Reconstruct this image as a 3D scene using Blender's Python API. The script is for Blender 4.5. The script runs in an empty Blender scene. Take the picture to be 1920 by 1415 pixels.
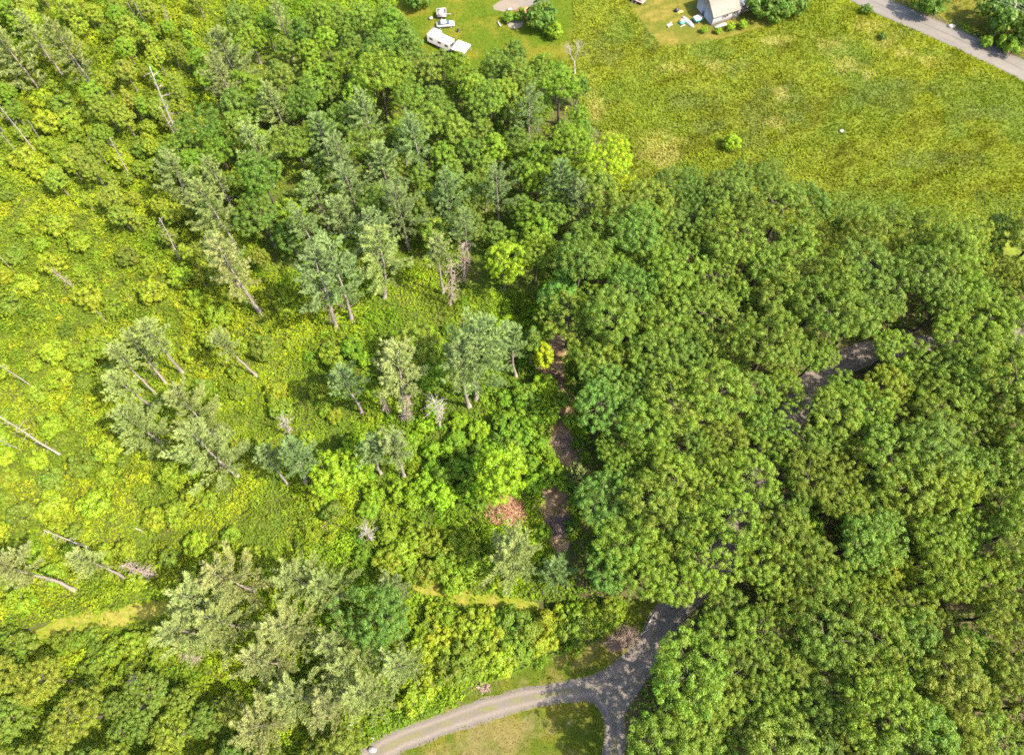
import bpy, math, random
import numpy as np
from mathutils import Vector, Matrix

# ------------------------------------------------------------------ camera, sky, sun, exposure
SC = bpy.context.scene
COL = SC.collection
CAM_H, FPX, PITCH = 120.0, 1324.0, math.radians(25.0)      # a drone 120 m up, tilted 25 deg off the nadir
cam = bpy.data.objects.new('camera', bpy.data.cameras.new('camera'))
COL.objects.link(cam)
cam.location = (0, 0, CAM_H)
cam.rotation_euler = (PITCH, 0, 0)
cam.data.sensor_width = 36.0
cam.data.lens = FPX / 1920.0 * 36.0
cam.data.clip_start, cam.data.clip_end = 1.0, 8000.0
SC.camera = cam

SUN_EL, SUN_AZ = math.radians(52.0), math.radians(-22.0)   # low right of the picture
world = bpy.data.worlds.new('World'); SC.world = world; world.use_nodes = True
wn = world.node_tree; wn.nodes.clear()
sky = wn.nodes.new('ShaderNodeTexSky'); sky.sky_type = 'NISHITA'; sky.sun_disc = False
sky.sun_elevation = SUN_EL; sky.sun_rotation = math.pi / 2 - SUN_AZ
sky.air_density = 1.0; sky.dust_density = 3.0
bg = wn.nodes.new('ShaderNodeBackground'); bg.inputs['Strength'].default_value = 0.15
wo = wn.nodes.new('ShaderNodeOutputWorld')
wn.links.new(sky.outputs[0], bg.inputs[0]); wn.links.new(bg.outputs[0], wo.inputs[0])
sl = bpy.data.lights.new('sun', 'SUN'); sl.energy = 4.3; sl.angle = math.radians(0.53); sl.color = (1.0, 0.90, 0.72)
sun = bpy.data.objects.new('sun', sl); COL.objects.link(sun)
sdir = Vector((math.cos(SUN_EL) * math.cos(SUN_AZ), math.cos(SUN_EL) * math.sin(SUN_AZ), math.sin(SUN_EL)))
sun.rotation_euler = (-sdir).to_track_quat('-Z', 'Y').to_euler()
sun.location = (60, -40, 150)
vs = SC.view_settings
vs.view_transform = 'Standard'; vs.look = 'None'; vs.exposure = 2.07; vs.gamma = 1.0; vs.use_curve_mapping = False
SC.cycles.max_bounces = 7; SC.cycles.diffuse_bounces = 4; SC.cycles.transmission_bounces = 4
SC.cycles.use_denoising = False; SC.cycles.filter_width = 1.65

# ------------------------------------------------------------------ helpers
RNG = np.random.default_rng(11)
CP, SP = math.cos(PITCH), math.sin(PITCH)
def at(px, py, z=0.0):
    """photo pixel (1920 wide) -> the point of the place at height z"""
    u = (px - 960.0) / FPX; v = -(py - 707.5) / FPX
    t = (z - CAM_H) / (v * SP - CP)
    return Vector((u * t, (v * CP + SP) * t, z))
def proj(x, y, z):
    zc = z - CAM_H
    d = y * SP - zc * CP
    return 960.0 + FPX * x / d, 707.5 - FPX * (y * CP + zc * SP) / d
def world_poly(pts, z=0.0):
    return np.array([at(a, b, z)[:2] for a, b in pts])
def inside(poly, x, y):
    poly = np.asarray(poly); x = np.asarray(x, float); y = np.asarray(y, float)
    r = np.zeros(x.shape, bool); n = len(poly)
    for i in range(n):
        x1, y1 = poly[i]; x2, y2 = poly[(i + 1) % n]
        if y1 == y2: continue
        c = ((y1 > y) != (y2 > y)) & (x < (x2 - x1) * (y - y1) / (y2 - y1) + x1)
        r ^= c
    return r
def dist_line(pts, x, y):
    pts = np.asarray(pts, float); x = np.asarray(x, float); y = np.asarray(y, float)
    best = np.full(x.shape, 1e9)
    for a, b in zip(pts[:-1], pts[1:]):
        d = b - a; L = max(d @ d, 1e-9)
        t = np.clip(((x - a[0]) * d[0] + (y - a[1]) * d[1]) / L, 0, 1)
        best = np.minimum(best, np.hypot(x - a[0] - t * d[0], y - a[1] - t * d[1]))
    return best
_NT = np.random.default_rng(5).random((256, 256))
def vnoise(x, y, s, oct=3, off=0.0):
    """value noise 0..1, feature size s metres"""
    x = np.asarray(x, float) / s + off + 91.7; y = np.asarray(y, float) / s + off * 1.7 + 37.1
    tot = np.zeros(x.shape); amp = 1.0; na = 0.0
    for o in range(oct):
        xi = np.floor(x).astype(int); yi = np.floor(y).astype(int); fx = x - xi; fy = y - yi
        fx = fx * fx * (3 - 2 * fx); fy = fy * fy * (3 - 2 * fy)
        g = lambda i, j: _NT[(i) & 255, (j) & 255]
        tot += amp * ((g(xi, yi) * (1 - fx) + g(xi + 1, yi) * fx) * (1 - fy) + (g(xi, yi + 1) * (1 - fx) + g(xi + 1, yi + 1) * fx) * fy)
        na += amp; amp *= 0.5; x = x * 2.03 + 17.3; y = y * 2.03 + 5.9
    return tot / na
def smooth(a, b, x):
    t = np.clip((x - a) / (b - a), 0, 1); return t * t * (3 - 2 * t)
def unit(v):
    return v / np.maximum(np.linalg.norm(v, axis=-1, keepdims=True), 1e-9)
def spline(pts, step=1.2):
    P = [np.asarray(p, float) for p in pts]; P = [2 * P[0] - P[1]] + P + [2 * P[-1] - P[-2]]
    out = []
    for i in range(1, len(P) - 2):
        n = max(2, int(np.linalg.norm(P[i + 1] - P[i]) / step))
        for k in range(n):
            t = k / n
            out.append(0.5 * ((2 * P[i]) + (-P[i - 1] + P[i + 1]) * t + (2 * P[i - 1] - 5 * P[i] + 4 * P[i + 1] - P[i + 2]) * t * t
                              + (-P[i - 1] + 3 * P[i] - 3 * P[i + 1] + P[i + 2]) * t ** 3))
    out.append(P[-2])
    return np.array(out)

class Geo:
    """collects quads and triangles (with a colour and a material slot) for ONE mesh"""
    def __init__(s): s.V = []; s.C = []; s.F = []; s.n = 0
    def add(s, V, F, c=(1, 1, 1), m=0):
        V = np.asarray(V, float).reshape(-1, 3); F = np.asarray(F, int)
        c = np.asarray(c, float)
        if c.ndim == 1: c = np.tile(c[:3], (len(V), 1))
        s.V.append(V); s.C.append(c); s.F.append((F + s.n, m)); s.n += len(V)
    def cards(s, P, T, B, c, m=0):
        """rhombic leaves: centre P, half axes T and B"""
        n = len(P)
        V = np.stack([P + T, P + B, P - T, P - B], 1).reshape(-1, 3)
        s.add(V, np.arange(4 * n).reshape(n, 4), np.repeat(np.asarray(c, float), 4, 0) if np.ndim(c) == 2 else c, m)
    def box(s, size, loc=(0, 0, 0), rz=0.0, c=(1, 1, 1), m=0, taper=1.0):
        sx, sy, sz = [a / 2 for a in size]
        V = np.array([[x * (taper if z > 0 else 1) * sx, y * (taper if z > 0 else 1) * sy, z * sz] for z in (-1, 1) for y in (-1, 1) for x in (-1, 1)], float)
        ca, sa = math.cos(rz), math.sin(rz)
        V = V @ np.array([[ca, sa, 0], [-sa, ca, 0], [0, 0, 1]]) + np.array(loc)
        s.add(V, [[0, 2, 3, 1], [4, 5, 7, 6], [0, 1, 5, 4], [2, 6, 7, 3], [0, 4, 6, 2], [1, 3, 7, 5]], c, m)
    def prism(s, prof, x0, x1, axis='x', c=(1, 1, 1), m=0):
        """a closed convex profile (a, z) swept along x (or y)"""
        prof = np.asarray(prof, float); n = len(prof)
        mk = (lambda x: np.column_stack([np.full(n, x), prof])) if axis == 'x' else (lambda x: np.column_stack([prof[:, 0], np.full(n, x), prof[:, 1]]))
        V = np.vstack([mk(x0), mk(x1)])
        s.add(V, [[i, (i + 1) % n, n + (i + 1) % n, n + i] for i in range(n)], c, m)
        k = len(s.V) - 1; base = s.n - 2 * n
        for o in (0, n):
            s.F.append((np.array([[base + o, base + o + i, base + o + i + 1] for i in range(1, n - 1)]), m))
    def tube(s, pts, radii, seg=6, c=(1, 1, 1), m=0, cap=True):
        pts = np.asarray(pts, float); n = len(pts)
        tan = unit(np.gradient(pts, axis=0)); ref = np.array([0.31, 0.17, 0.93])
        if abs(tan[0] @ ref) > 0.9: ref = np.array([1.0, 0, 0.1])
        U = unit(np.cross(tan, ref)); W = np.cross(tan, U)
        a = np.linspace(0, 2 * math.pi, seg, endpoint=False)
        V = (pts[:, None] + np.asarray(radii, float)[:, None, None] * (np.cos(a)[None, :, None] * U[:, None] + np.sin(a)[None, :, None] * W[:, None])).reshape(-1, 3)
        F = [[i * seg + j, i * seg + (j + 1) % seg, (i + 1) * seg + (j + 1) % seg, (i + 1) * seg + j] for i in range(n - 1) for j in range(seg)]
        s.add(V, F, c, m)
        if cap and seg >= 4:
            b = s.n - len(V)
            for o in (0, (n - 1) * seg):
                s.F.append((np.array([[b + o, b + o + i, b + o + i + 1] for i in range(1, seg - 1)]), m))
    def sticks(s, A, B, ra, rb, c, m=0):
        """many thin three-sided twigs from A to B"""
        A = np.asarray(A, float); B = np.asarray(B, float); n = len(A)
        t = unit(B - A); U = unit(np.cross(t, np.array([0.3, 0.5, 0.81]))); W = np.cross(t, U)
        ra = np.broadcast_to(np.asarray(ra, float), (n,))[:, None]; rb = np.broadcast_to(np.asarray(rb, float), (n,))[:, None]
        V = []
        for P, r in ((A, ra), (B, rb)):
            for k in range(3):
                an = k * 2.0944; V.append(P + r * (math.cos(an) * U + math.sin(an) * W))
        V = np.stack(V, 1).reshape(-1, 3); i = np.arange(n)[:, None] * 6
        F = np.concatenate([i + np.array([[k, (k + 1) % 3, 3 + (k + 1) % 3, 3 + k]]) for k in range(3)], 0)
        s.add(V, F, np.repeat(np.asarray(c, float), 6, 0) if np.ndim(c) == 2 else c, m)
    def mesh(s, name, mats):
        me = bpy.data.meshes.new(name)
        V = np.vstack(s.V); C = np.vstack(s.C)
        me.vertices.add(len(V)); me.vertices.foreach_set('co', V.astype(np.float32).ravel())
        loops = np.concatenate([F.ravel() for F, m in s.F]); cnt = np.concatenate([np.full(len(F), F.shape[1]) for F, m in s.F])
        mi = np.concatenate([np.full(len(F), m) for F, m in s.F])
        me.loops.add(len(loops)); me.loops.foreach_set('vertex_index', loops.astype(np.int32))
        me.polygons.add(len(cnt)); me.polygons.foreach_set('loop_start', np.concatenate([[0], np.cumsum(cnt)[:-1]]).astype(np.int32))
        me.polygons.foreach_set('material_index', mi.astype(np.int32))
        a = me.attributes.new('Col', 'FLOAT_COLOR', 'POINT')
        a.data.foreach_set('color', np.column_stack([C, np.ones(len(C))]).astype(np.float32).ravel())
        for m in (mats if isinstance(mats, (list, tuple)) else [mats]): me.materials.append(m)
        me.update(); me.validate()
        return me

def link(name, me, parent=None, loc=None, color=None):
    o = bpy.data.objects.new(name, me); COL.objects.link(o)
    if parent: o.parent = parent
    if loc is not None: o.location = loc
    if color is not None: o.color = (*color, 1.0)
    return o
def tag(o, label=None, cat=None, group=None, kind=None):
    for k, v in (('label', label), ('category', cat), ('group', group), ('kind', kind)):
        if v: o[k] = v
    return o
def empty(name, loc, rz=0.0, scale=1.0):
    o = bpy.data.objects.new(name, None); COL.objects.link(o); o.empty_display_size = 0.5
    o.location = loc; o.rotation_euler = (0, 0, rz); o.scale = (scale,) * 3 if np.isscalar(scale) else scale
    return o

# ------------------------------------------------------------------ materials
def nodes(name):
    m = bpy.data.materials.new(name); m.use_nodes = True; nt = m.node_tree; nt.nodes.clear()
    out = nt.nodes.new('ShaderNodeOutputMaterial')
    return m, nt, out
def N(nt, kind, **kw):
    n = nt.nodes.new(kind)
    for k, v in kw.items():
        if k in n.inputs.keys(): n.inputs[k].default_value = v
        else: setattr(n, k, v)
    return n
def mult(nt, a, b):
    n = nt.nodes.new('ShaderNodeMix'); n.data_type = 'RGBA'; n.blend_type = 'MULTIPLY'; n.inputs[0].default_value = 1.0
    nt.links.new(a, n.inputs[6]); nt.links.new(b, n.inputs[7]); return n.outputs[2]
def tinted(nt):
    """object colour x the piece's own colour"""
    oi = N(nt, 'ShaderNodeObjectInfo'); at_ = N(nt, 'ShaderNodeAttribute', attribute_name='Col')
    return mult(nt, oi.outputs['Color'], at_.outputs['Color'])
def leaf_mat(name, trans=0.32, rough=0.5, spec=0.35, gain=1.7, blue=0.6):
    m, nt, out = nodes(name); c = tinted(nt)
    gn = N(nt, 'ShaderNodeRGB'); gn.outputs[0].default_value = (gain, gain, gain * blue, 1); c = mult(nt, c, gn.outputs[0])
    p = N(nt, 'ShaderNodeBsdfPrincipled', Roughness=rough); p.inputs['Specular IOR Level'].default_value = spec
    t = N(nt, 'ShaderNodeBsdfTranslucent')
    hs = N(nt, 'ShaderNodeMix'); hs.data_type = 'RGBA'; hs.blend_type = 'MULTIPLY'; hs.inputs[0].default_value = 1.0
    hs.inputs[7].default_value = (1.5, 1.5, 0.6, 1)
    nt.links.new(c, hs.inputs[6]); nt.links.new(hs.outputs[2], t.inputs['Color']); nt.links.new(c, p.inputs['Base Color'])
    x = N(nt, 'ShaderNodeMixShader'); x.inputs[0].default_value = trans
    nt.links.new(p.outputs[0], x.inputs[1]); nt.links.new(t.outputs[0], x.inputs[2]); nt.links.new(x.outputs[0], out.inputs[0])
    return m
def rough_mat(name, scale=6.0, lo=0.7, hi=1.25, rough=0.9, bump=0.3, spec=0.2, metal=0.0, stretch=(1, 1, 1), detail=6):
    """colour attribute x object colour x a fine noise, with matching relief"""
    m, nt, out = nodes(name); c = tinted(nt)
    tc = N(nt, 'ShaderNodeTexCoord'); mp = N(nt, 'ShaderNodeMapping'); mp.inputs['Scale'].default_value = stretch
    nz = N(nt, 'ShaderNodeTexNoise', Scale=scale, Detail=detail, Roughness=0.7)
    nt.links.new(tc.outputs['Object'], mp.inputs[0]); nt.links.new(mp.outputs[0], nz.inputs['Vector'])
    mr = N(nt, 'ShaderNodeMapRange'); mr.inputs[1].default_value = 0.25; mr.inputs[2].default_value = 0.75; mr.inputs[3].default_value = lo; mr.inputs[4].default_value = hi
    nt.links.new(nz.outputs[0], mr.inputs[0])
    p = N(nt, 'ShaderNodeBsdfPrincipled', Roughness=rough, Metallic=metal); p.inputs['Specular IOR Level'].default_value = spec
    nt.links.new(mult(nt, c, mr.outputs[0]), p.inputs['Base Color'])
    if bump:
        b = N(nt, 'ShaderNodeBump', Strength=bump, Distance=0.08); nt.links.new(nz.outputs[0], b.inputs['Height']); nt.links.new(b.outputs[0], p.inputs['Normal'])
    nt.links.new(p.outputs[0], out.inputs[0])
    return m
M = dict(
    leaf=leaf_mat('broad_leaf', 0.38, 0.5, 0.18), needle=leaf_mat('pine_needle', 0.22, 0.55, 0.2, 1.75, 0.82), herb=leaf_mat('weed_leaf', 0.38, 0.6, 0.1),
    grass=leaf_mat('grass_blade', 0.32, 0.6, 0.08), bark=rough_mat('bark', 3.0, 0.6, 1.3, 0.9, 0.5, 0.1, stretch=(3, 3, 0.5)),
    dead=rough_mat('weathered_wood', 4.0, 0.7, 1.25, 0.85, 0.3, 0.15, stretch=(3, 3, 0.6)),
    soil=rough_mat('soil', 1.3, 0.6, 1.35, 0.95, 0.6, 0.04, detail=10), gravel=rough_mat('gravel', 5.0, 0.8, 1.18, 0.9, 0.5, 0.2, detail=12),
    asphalt=rough_mat('worn_asphalt', 1.2, 0.86, 1.12, 0.85, 0.15, 0.25, detail=12), paint=rough_mat('paint', 1.5, 0.9, 1.05, 0.45, 0.0, 0.4),
    metal=rough_mat('sheet_metal', 1.0, 0.85, 1.1, 0.4, 0.05, 0.5), shingle=rough_mat('old_shingle', 2.2, 0.75, 1.2, 0.9, 0.3, 0.2),
    glass=rough_mat('dark_glass', 1.0, 0.9, 1.1, 0.08, 0.0, 0.6), rubber=rough_mat('rubber', 4.0, 0.8, 1.2, 0.8, 0.0, 0.2),
    cloth=rough_mat('canvas', 2.0, 0.93, 1.05, 0.8, 0.1, 0.2), wood=rough_mat('old_boards', 3.0, 0.75, 1.2, 0.85, 0.2, 0.2, stretch=(1, 4, 4)))

# ------------------------------------------------------------------ the plan of the place
LANE = spline(world_poly([(680, 1428), (722, 1402), (773, 1380), (840, 1354), (907, 1330), (973, 1312), (1057, 1296), (1128, 1284), (1182, 1255), (1228, 1200), (1252, 1152),
                          (1316, 1090), (1382, 1000), (1432, 880), (1476, 795), (1535, 705), (1600, 672), (1660, 655), (1750, 648), (1850, 640), (1960, 620)]), 1.2)
SPUR = spline(world_poly([(1112, 1290), (1140, 1318), (1152, 1360), (1150, 1440), (1150, 1500)]), 1.0)
ROAD = spline(world_poly([(1480, -75), (1632, 2), (1700, 32), (1780, 67), (1860, 104), (1940, 143), (2060, 205)]), 2.0)
TRAIL_E = spline(world_poly([(1052, 630), (1034, 700), (1050, 760), (1046, 825), (1078, 880), (1038, 950), (1056, 1035)]), 1.0)
PATH_M = spline(world_poly([(775, 1092), (840, 1112), (910, 1128), (960, 1134), (1010, 1140)]), 1.0)
PATH_W = spline(world_poly([(60, 1190), (130, 1172), (210, 1160), (290, 1142), (345, 1128)]), 1.0)
DRIVE = spline(world_poly([(925, 16), (965, 8), (1010, -4), (1080, -25), (1180, -70)]), 1.0)
FIELD = world_poly([(1060, -60), (1065, 60), (1060, 150), (1120, 240), (1180, 330), (1240, 395), (1330, 400), (1440, 430), (1540, 470), (1640, 490), (1760, 500), (1880, 520),
                    (2050, 560), (2300, 330), (2060, 215), (1930, 152), (1780, 80), (1620, 10), (1560, -30), (1440, -90), (1200, -100)])
YARD = world_poly([(1150, -60), (1172, -5), (1205, 45), (1240, 86), (1300, 84), (1370, 70), (1430, 50), (1490, 22), (1530, -10), (1560, -60), (1400, -120)])
CAMP = world_poly([(735, -60), (745, 30), (775, 80), (850, 130), (950, 150), (1060, 140), (1075, 60), (1075, -60)])
VERGE_N = world_poly([(1560, -60), (1640, -25), (1800, 45), (1940, 112), (2100, 190), (2400, 60), (2100, -120), (1700, -120)])
LAWN = world_poly([(690, 1470), (735, 1415), (780, 1392), (850, 1365), (930, 1338), (1010, 1318), (1085, 1308), (1122, 1326), (1138, 1370), (1136, 1440), (1136, 1520), (800, 1520)])
VERGE = world_poly([(800, 1356), (850, 1318), (900, 1286), (980, 1256), (1060, 1226), (1125, 1200), (1165, 1160), (1190, 1125), (1235, 1130), (1225, 1180), (1180, 1240), (1130, 1272), (1060, 1286), (980, 1302), (910, 1320), (840, 1345)])

# ------------------------------------------------------------------ ground, one sheet to the horizon
def axis(a, b, step, far):
    core = np.arange(a, b + 1e-6, step); ext = []; d = step
    x = b
    while x < far: d *= 1.5; x += d; ext.append(x)
    lo = []; d = step; x = a
    while x > -far: d *= 1.5; x -= d; lo.append(x)
    return np.array(lo[::-1] + list(core) + ext)
def sheet(X, Y, z, colfun, keep=None):
    gx, gy = np.meshgrid(X, Y); nx, ny = len(X), len(Y)
    g = Geo(); idx = np.arange(nx * ny).reshape(ny, nx)
    F = np.stack([idx[:-1, :-1], idx[:-1, 1:], idx[1:, 1:], idx[1:, :-1]], -1).reshape(-1, 4)
    if keep is not None:
        cx = (gx[:-1, :-1] + gx[1:, 1:]) / 2; cy = (gy[:-1, :-1] + gy[1:, 1:]) / 2
        F = F[keep(cx.ravel(), cy.ravel())]
        used = np.unique(F); mp = np.zeros(nx * ny, int); mp[used] = np.arange(len(used)); F = mp[F]
        px_, py_ = gx.ravel()[used], gy.ravel()[used]
    else: px_, py_ = gx.ravel(), gy.ravel()
    zz = np.full(len(px_), z) if np.isscalar(z) else z(px_, py_)
    g.add(np.column_stack([px_, py_, zz]), F, colfun(px_, py_)); return g
def lerp(a, b, t):
    return np.asarray(a)[None] * (1 - t[:, None]) + np.asarray(b)[None] * t[:, None]
def ground_col(x, y):
    n = vnoise(x, y, 5.0, 4); c = lerp((0.038, 0.034, 0.018), (0.066, 0.052, 0.028), smooth(0.35, 0.65, n))
    grn = smooth(0.4, 0.6, vnoise(x, y, 3.0, 4, 3.3))
    px, py = proj(x, y, 0 * x)
    op = 1 - smooth(980, 1080, px + 0 * py)
    c = c * (1 - op[:, None]) + lerp((0.040, 0.050, 0.012), (0.055, 0.060, 0.016), n) * op[:, None]
    return c * (1 - (grn * (0.35 + 0.45 * op))[:, None]) + np.array((0.055, 0.082, 0.012))[None] * (grn * (0.35 + 0.45 * op))[:, None]
gm = sheet(axis(-170, 170, 1.7, 5000), axis(-40, 240, 1.7, 5000), 0.0, ground_col).mesh('ground', M['soil'])
tag(link('ground', gm), kind='structure')

PALE = [((1240, 285), 42, 26), ((1262, 125), 26, 12), ((1340, 122), 20, 12), ((1585, 122), 22, 12), ((1560, 82), 26, 14), ((1625, 138), 14, 8), ((1745, 118), 22, 9), ((1655, 80), 20, 14),
        ((1115, 205), 18, 26), ((1462, 178), 10, 10), ((1455, 232), 14, 8), ((1130, 260), 24, 14), ((1450, 75), 24, 8), ((1690, 98), 18, 9), ((1630, 45), 22, 12)]
DARKP = [((1650, 190), 40, 20), ((1330, 235), 50, 12), ((1430, 215), 45, 38), ((1480, 200), 30, 30), ((1220, 45), 16, 46), ((1700, 165), 60, 14), ((1130, 100), 26, 30), ((1420, 265), 30, 14), ((1300, 190), 55, 14), ((1860, 210), 60, 12), ((1380, 130), 30, 14), ((1690, 60), 22, 14), ((1760, 300), 70, 16)]
def blobs(lst, px, py, x, y, soft=0.35):
    r = np.zeros(len(x)); w = (vnoise(x, y, 2.2, 4, 7.7) - 0.5) * 2.4
    for (cx, cy), a, b in lst:
        r = np.maximum(r, 1 - smooth(1 - soft, 1 + soft, np.hypot((px - cx) / a, (py - cy) / b) + w))
    return r
def field_col(x, y):
    px, py = proj(x, y, 0 * x)
    ca, sa = math.cos(0.5), math.sin(0.5); u = x * ca - y * sa * -1; u = x * ca + y * sa; v = -x * sa + y * ca   # swaths run askew across the field
    st = vnoise(u / 3.2, v, 3.0, 4, 1.1); br = vnoise(x, y, 26.0, 3, 4.4); fi = vnoise(u / 2.0, v, 0.8, 2, 9.0)
    c = 0.90 * lerp((0.080, 0.104, 0.013), (0.122, 0.136, 0.016), smooth(0.3, 0.7, 0.5 * st + 0.5 * br))
    c = c * (1 - smooth(0.5, 0.75, st)[:, None] * 0.45 * (1 - 0.5 * smooth(0.35, 0.6, br))[:, None]) * (0.75 + 0.5 * fi)[:, None]
    bl = vnoise(x, y, 11.0, 3, 6.0); t = smooth(0.55, 0.72, bl)[:, None] * 0.5
    c = c * (1 - t) + np.array((0.058, 0.092, 0.020)) * t
    t = (blobs(DARKP, px, py, x, y, 0.6) * 0.5)[:, None]; c = c * (1 - t) + np.array((0.055, 0.072, 0.022)) * t
    t = (blobs(PALE, px, py, x, y, 0.7) * 0.36)[:, None]; c = c * (1 - t) + np.array((0.22, 0.19, 0.075)) * t
    return c
def yard_col(x, y):
    n = vnoise(x, y, 4.0, 4, 2.0); u = vnoise(0.9 * x + 0.4 * y, (-0.4 * x + 0.9 * y) * 4, 4.0, 3, 5.0)
    c = lerp((0.115, 0.125, 0.018), (0.20, 0.165, 0.035), smooth(0.35, 0.7, 0.5 * n + 0.5 * u)); return c * 0.56
def camp_col(x, y):
    n = vnoise(x, y, 5.0, 4, 8.0); return 0.55 * lerp((0.085, 0.128, 0.010), (0.15, 0.155, 0.018), smooth(0.35, 0.68, n))
def lawn_col(x, y):
    px, py = proj(x, y, 0 * x)
    n = vnoise(x, y, 3.5, 4, 1.5); c = lerp((0.095, 0.13, 0.014), (0.155, 0.155, 0.022), smooth(0.35, 0.65, n))
    t = np.maximum(blobs([((940, 1385), 55, 32), ((990, 1362), 18, 18), ((900, 1420), 90, 18)], px, py, x, y, 0.7) * 0.5, smooth(0.5, 0.75, vnoise(x, y, 1.4, 4, 12.0)) * 0.3)[:, None]
    return 0.46 * (c * (1 - t) + np.array((0.27, 0.20, 0.105)) * t)
def wobble(poly, s=2.0, a=1.6):
    return lambda x, y: inside(poly, x + (vnoise(x, y, s, 2, 2.2) - 0.5) * a, y + (vnoise(x, y, s, 2, 8.2) - 0.5) * a)
def patch(name, poly, z, colfun, mat='soil', step=0.5, minus=None, plus=None):
    lo, hi = poly.min(0), poly.max(0); k = wobble(poly)
    keep = (lambda x, y: k(x, y) & ~minus(x, y)) if minus else k
    X = np.arange(max(lo[0], -150), min(hi[0], 160), step); Y = np.arange(max(lo[1], -35), min(hi[1], 185), step)
    return tag(link(name, sheet(X, Y, z, colfun, keep).mesh(name, M[mat])), kind='structure')
in_yard = lambda x, y: inside(YARD, x, y)
patch('field', FIELD, 0.012, field_col, 'soil', 0.55)
patch('mown_yard', YARD, 0.030, yard_col, 'soil', 0.45)
patch('campsite_lawn', CAMP, 0.030, camp_col, 'soil', 0.5)
patch('roadside_verge', VERGE_N, 0.012, yard_col, 'soil', 0.7)
patch('lawn', LAWN, 0.014, lawn_col, 'soil', 0.3)
patch('lane_verge', VERGE, 0.014, lawn_col, 'soil', 0.3)

# ------------------------------------------------------------------ roads and paths
def ribbon(name, line, half, z, colfun, mat, n=13, edge=0.35, taper=(0, 0)):
    line = np.asarray(line); m = len(line); tan = unit(np.gradient(line, axis=0)); nor = np.column_stack([-tan[:, 1], tan[:, 0]])
    s = np.concatenate([[0], np.cumsum(np.linalg.norm(np.diff(line, axis=0), axis=1))])
    a = np.linspace(-1, 1, n); hw = np.full(m, half) if np.isscalar(half) else np.asarray(half)
    for e, o in ((taper[0], 0), (taper[1], 1)):
        if e: hw = hw * np.clip((s if o == 0 else s[-1] - s) / e, 0.12, 1) ** 0.5
    jl = (vnoise(s, s * 0, 1.3, 3, 3.0 + z * 50) - 0.5) * 2 * edge; jr = (vnoise(s, s * 0, 1.3, 3, 13.0 + z * 50) - 0.5) * 2 * edge
    off = np.where(a[None] < 0, a[None] * (hw + jl)[:, None], a[None] * (hw + jr)[:, None])
    P = line[:, None] + off[..., None] * nor[:, None]
    g = Geo(); idx = np.arange(m * n).reshape(m, n)
    F = np.stack([idx[:-1, :-1], idx[1:, :-1], idx[1:, 1:], idx[:-1, 1:]], -1).reshape(-1, 4)
    x, y = P[..., 0].ravel(), P[..., 1].ravel()
    zz = z + 0.05 * (1 - np.abs(np.tile(a, m)) ** 2)
    g.add(np.column_stack([x, y, zz]), F[:, ::-1], colfun(np.tile(a, m), np.repeat(s, n), x, y))
    return tag(link(name, g.mesh(name, M[mat])), kind='structure')
def lane_col(a, s, x, y):
    n = vnoise(x, y, 1.2, 4, 4.0); c = lerp((0.215, 0.20, 0.185), (0.30, 0.272, 0.245), n)
    t = (np.exp(-((np.abs(a) - 0.48) / 0.17) ** 2) * 0.7)[:, None]; c = c * (1 - t) + np.array((0.42, 0.365, 0.325)) * t
    g = (np.exp(-(a / 0.2) ** 2) * smooth(0.36, 0.56, vnoise(x, y, 1.5, 3, 6.0)) * 0.6 * (1 - smooth(28, 40, s)))[:, None]
    g = np.maximum(g, (smooth(0.86, 1.0, np.abs(a)) * smooth(0.4, 0.6, vnoise(x, y, 0.8, 2, 7.0)))[:, None] * 0.6)
    return np.array([0.315, 0.30, 0.28]) * (c * (1 - g) + np.array((0.30, 0.32, 0.06)) * g)
def road_col(a, s, x, y):
    n = vnoise(s / 6, a * 3, 1.0, 4, 4.0); c = lerp((0.28, 0.252, 0.222), (0.37, 0.335, 0.29), n)
    t = smooth(0.78, 0.95, np.abs(a))[:, None] * 0.55; c = c * (1 - t) + np.array((0.20, 0.185, 0.18)) * t
    k = (np.abs(a - 0.02 - 0.06 * (vnoise(s, s * 0, 3.0, 3) - 0.5)) < 0.045)[:, None] * 0.45
    c = c * (1 - k) + np.array((0.09, 0.085, 0.08)) * k
    pt = smooth(0.66, 0.72, vnoise(s / 4, a, 0.9, 2, 21.0))[:, None] * 0.25
    return 0.29 * (c * (1 - pt) + np.array((0.42, 0.38, 0.33)) * pt)
def trail_col(a, s, x, y):
    n = smooth(0.3, 0.7, vnoise(x, y, 1.0, 4, 5.0)); return lerp((0.10, 0.064, 0.036), (0.23, 0.155, 0.092), n)
def path_col(a, s, x, y):
    n = smooth(0.35, 0.65, vnoise(x, y, 1.2, 4, 5.0)); return lerp((0.100, 0.120, 0.012), (0.140, 0.128, 0.026), n)
def drive_col(a, s, x, y):
    return 0.28 * lerp((0.42, 0.35, 0.27), (0.33, 0.31, 0.30), smooth(3, 14, s)) * (0.85 + 0.3 * vnoise(x, y, 1.0, 3))[:, None]
LS = np.concatenate([[0], np.cumsum(np.linalg.norm(np.diff(LANE, axis=0), axis=1))]); LHALF = 1.6 + 0.85 * smooth(32, 46, LS)
ribbon('gravel_lane', LANE, LHALF, 0.030, lane_col, 'gravel', 17, 0.5)
ribbon('gravel_spur', SPUR, 1.65, 0.014, lane_col, 'gravel', 13)
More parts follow.
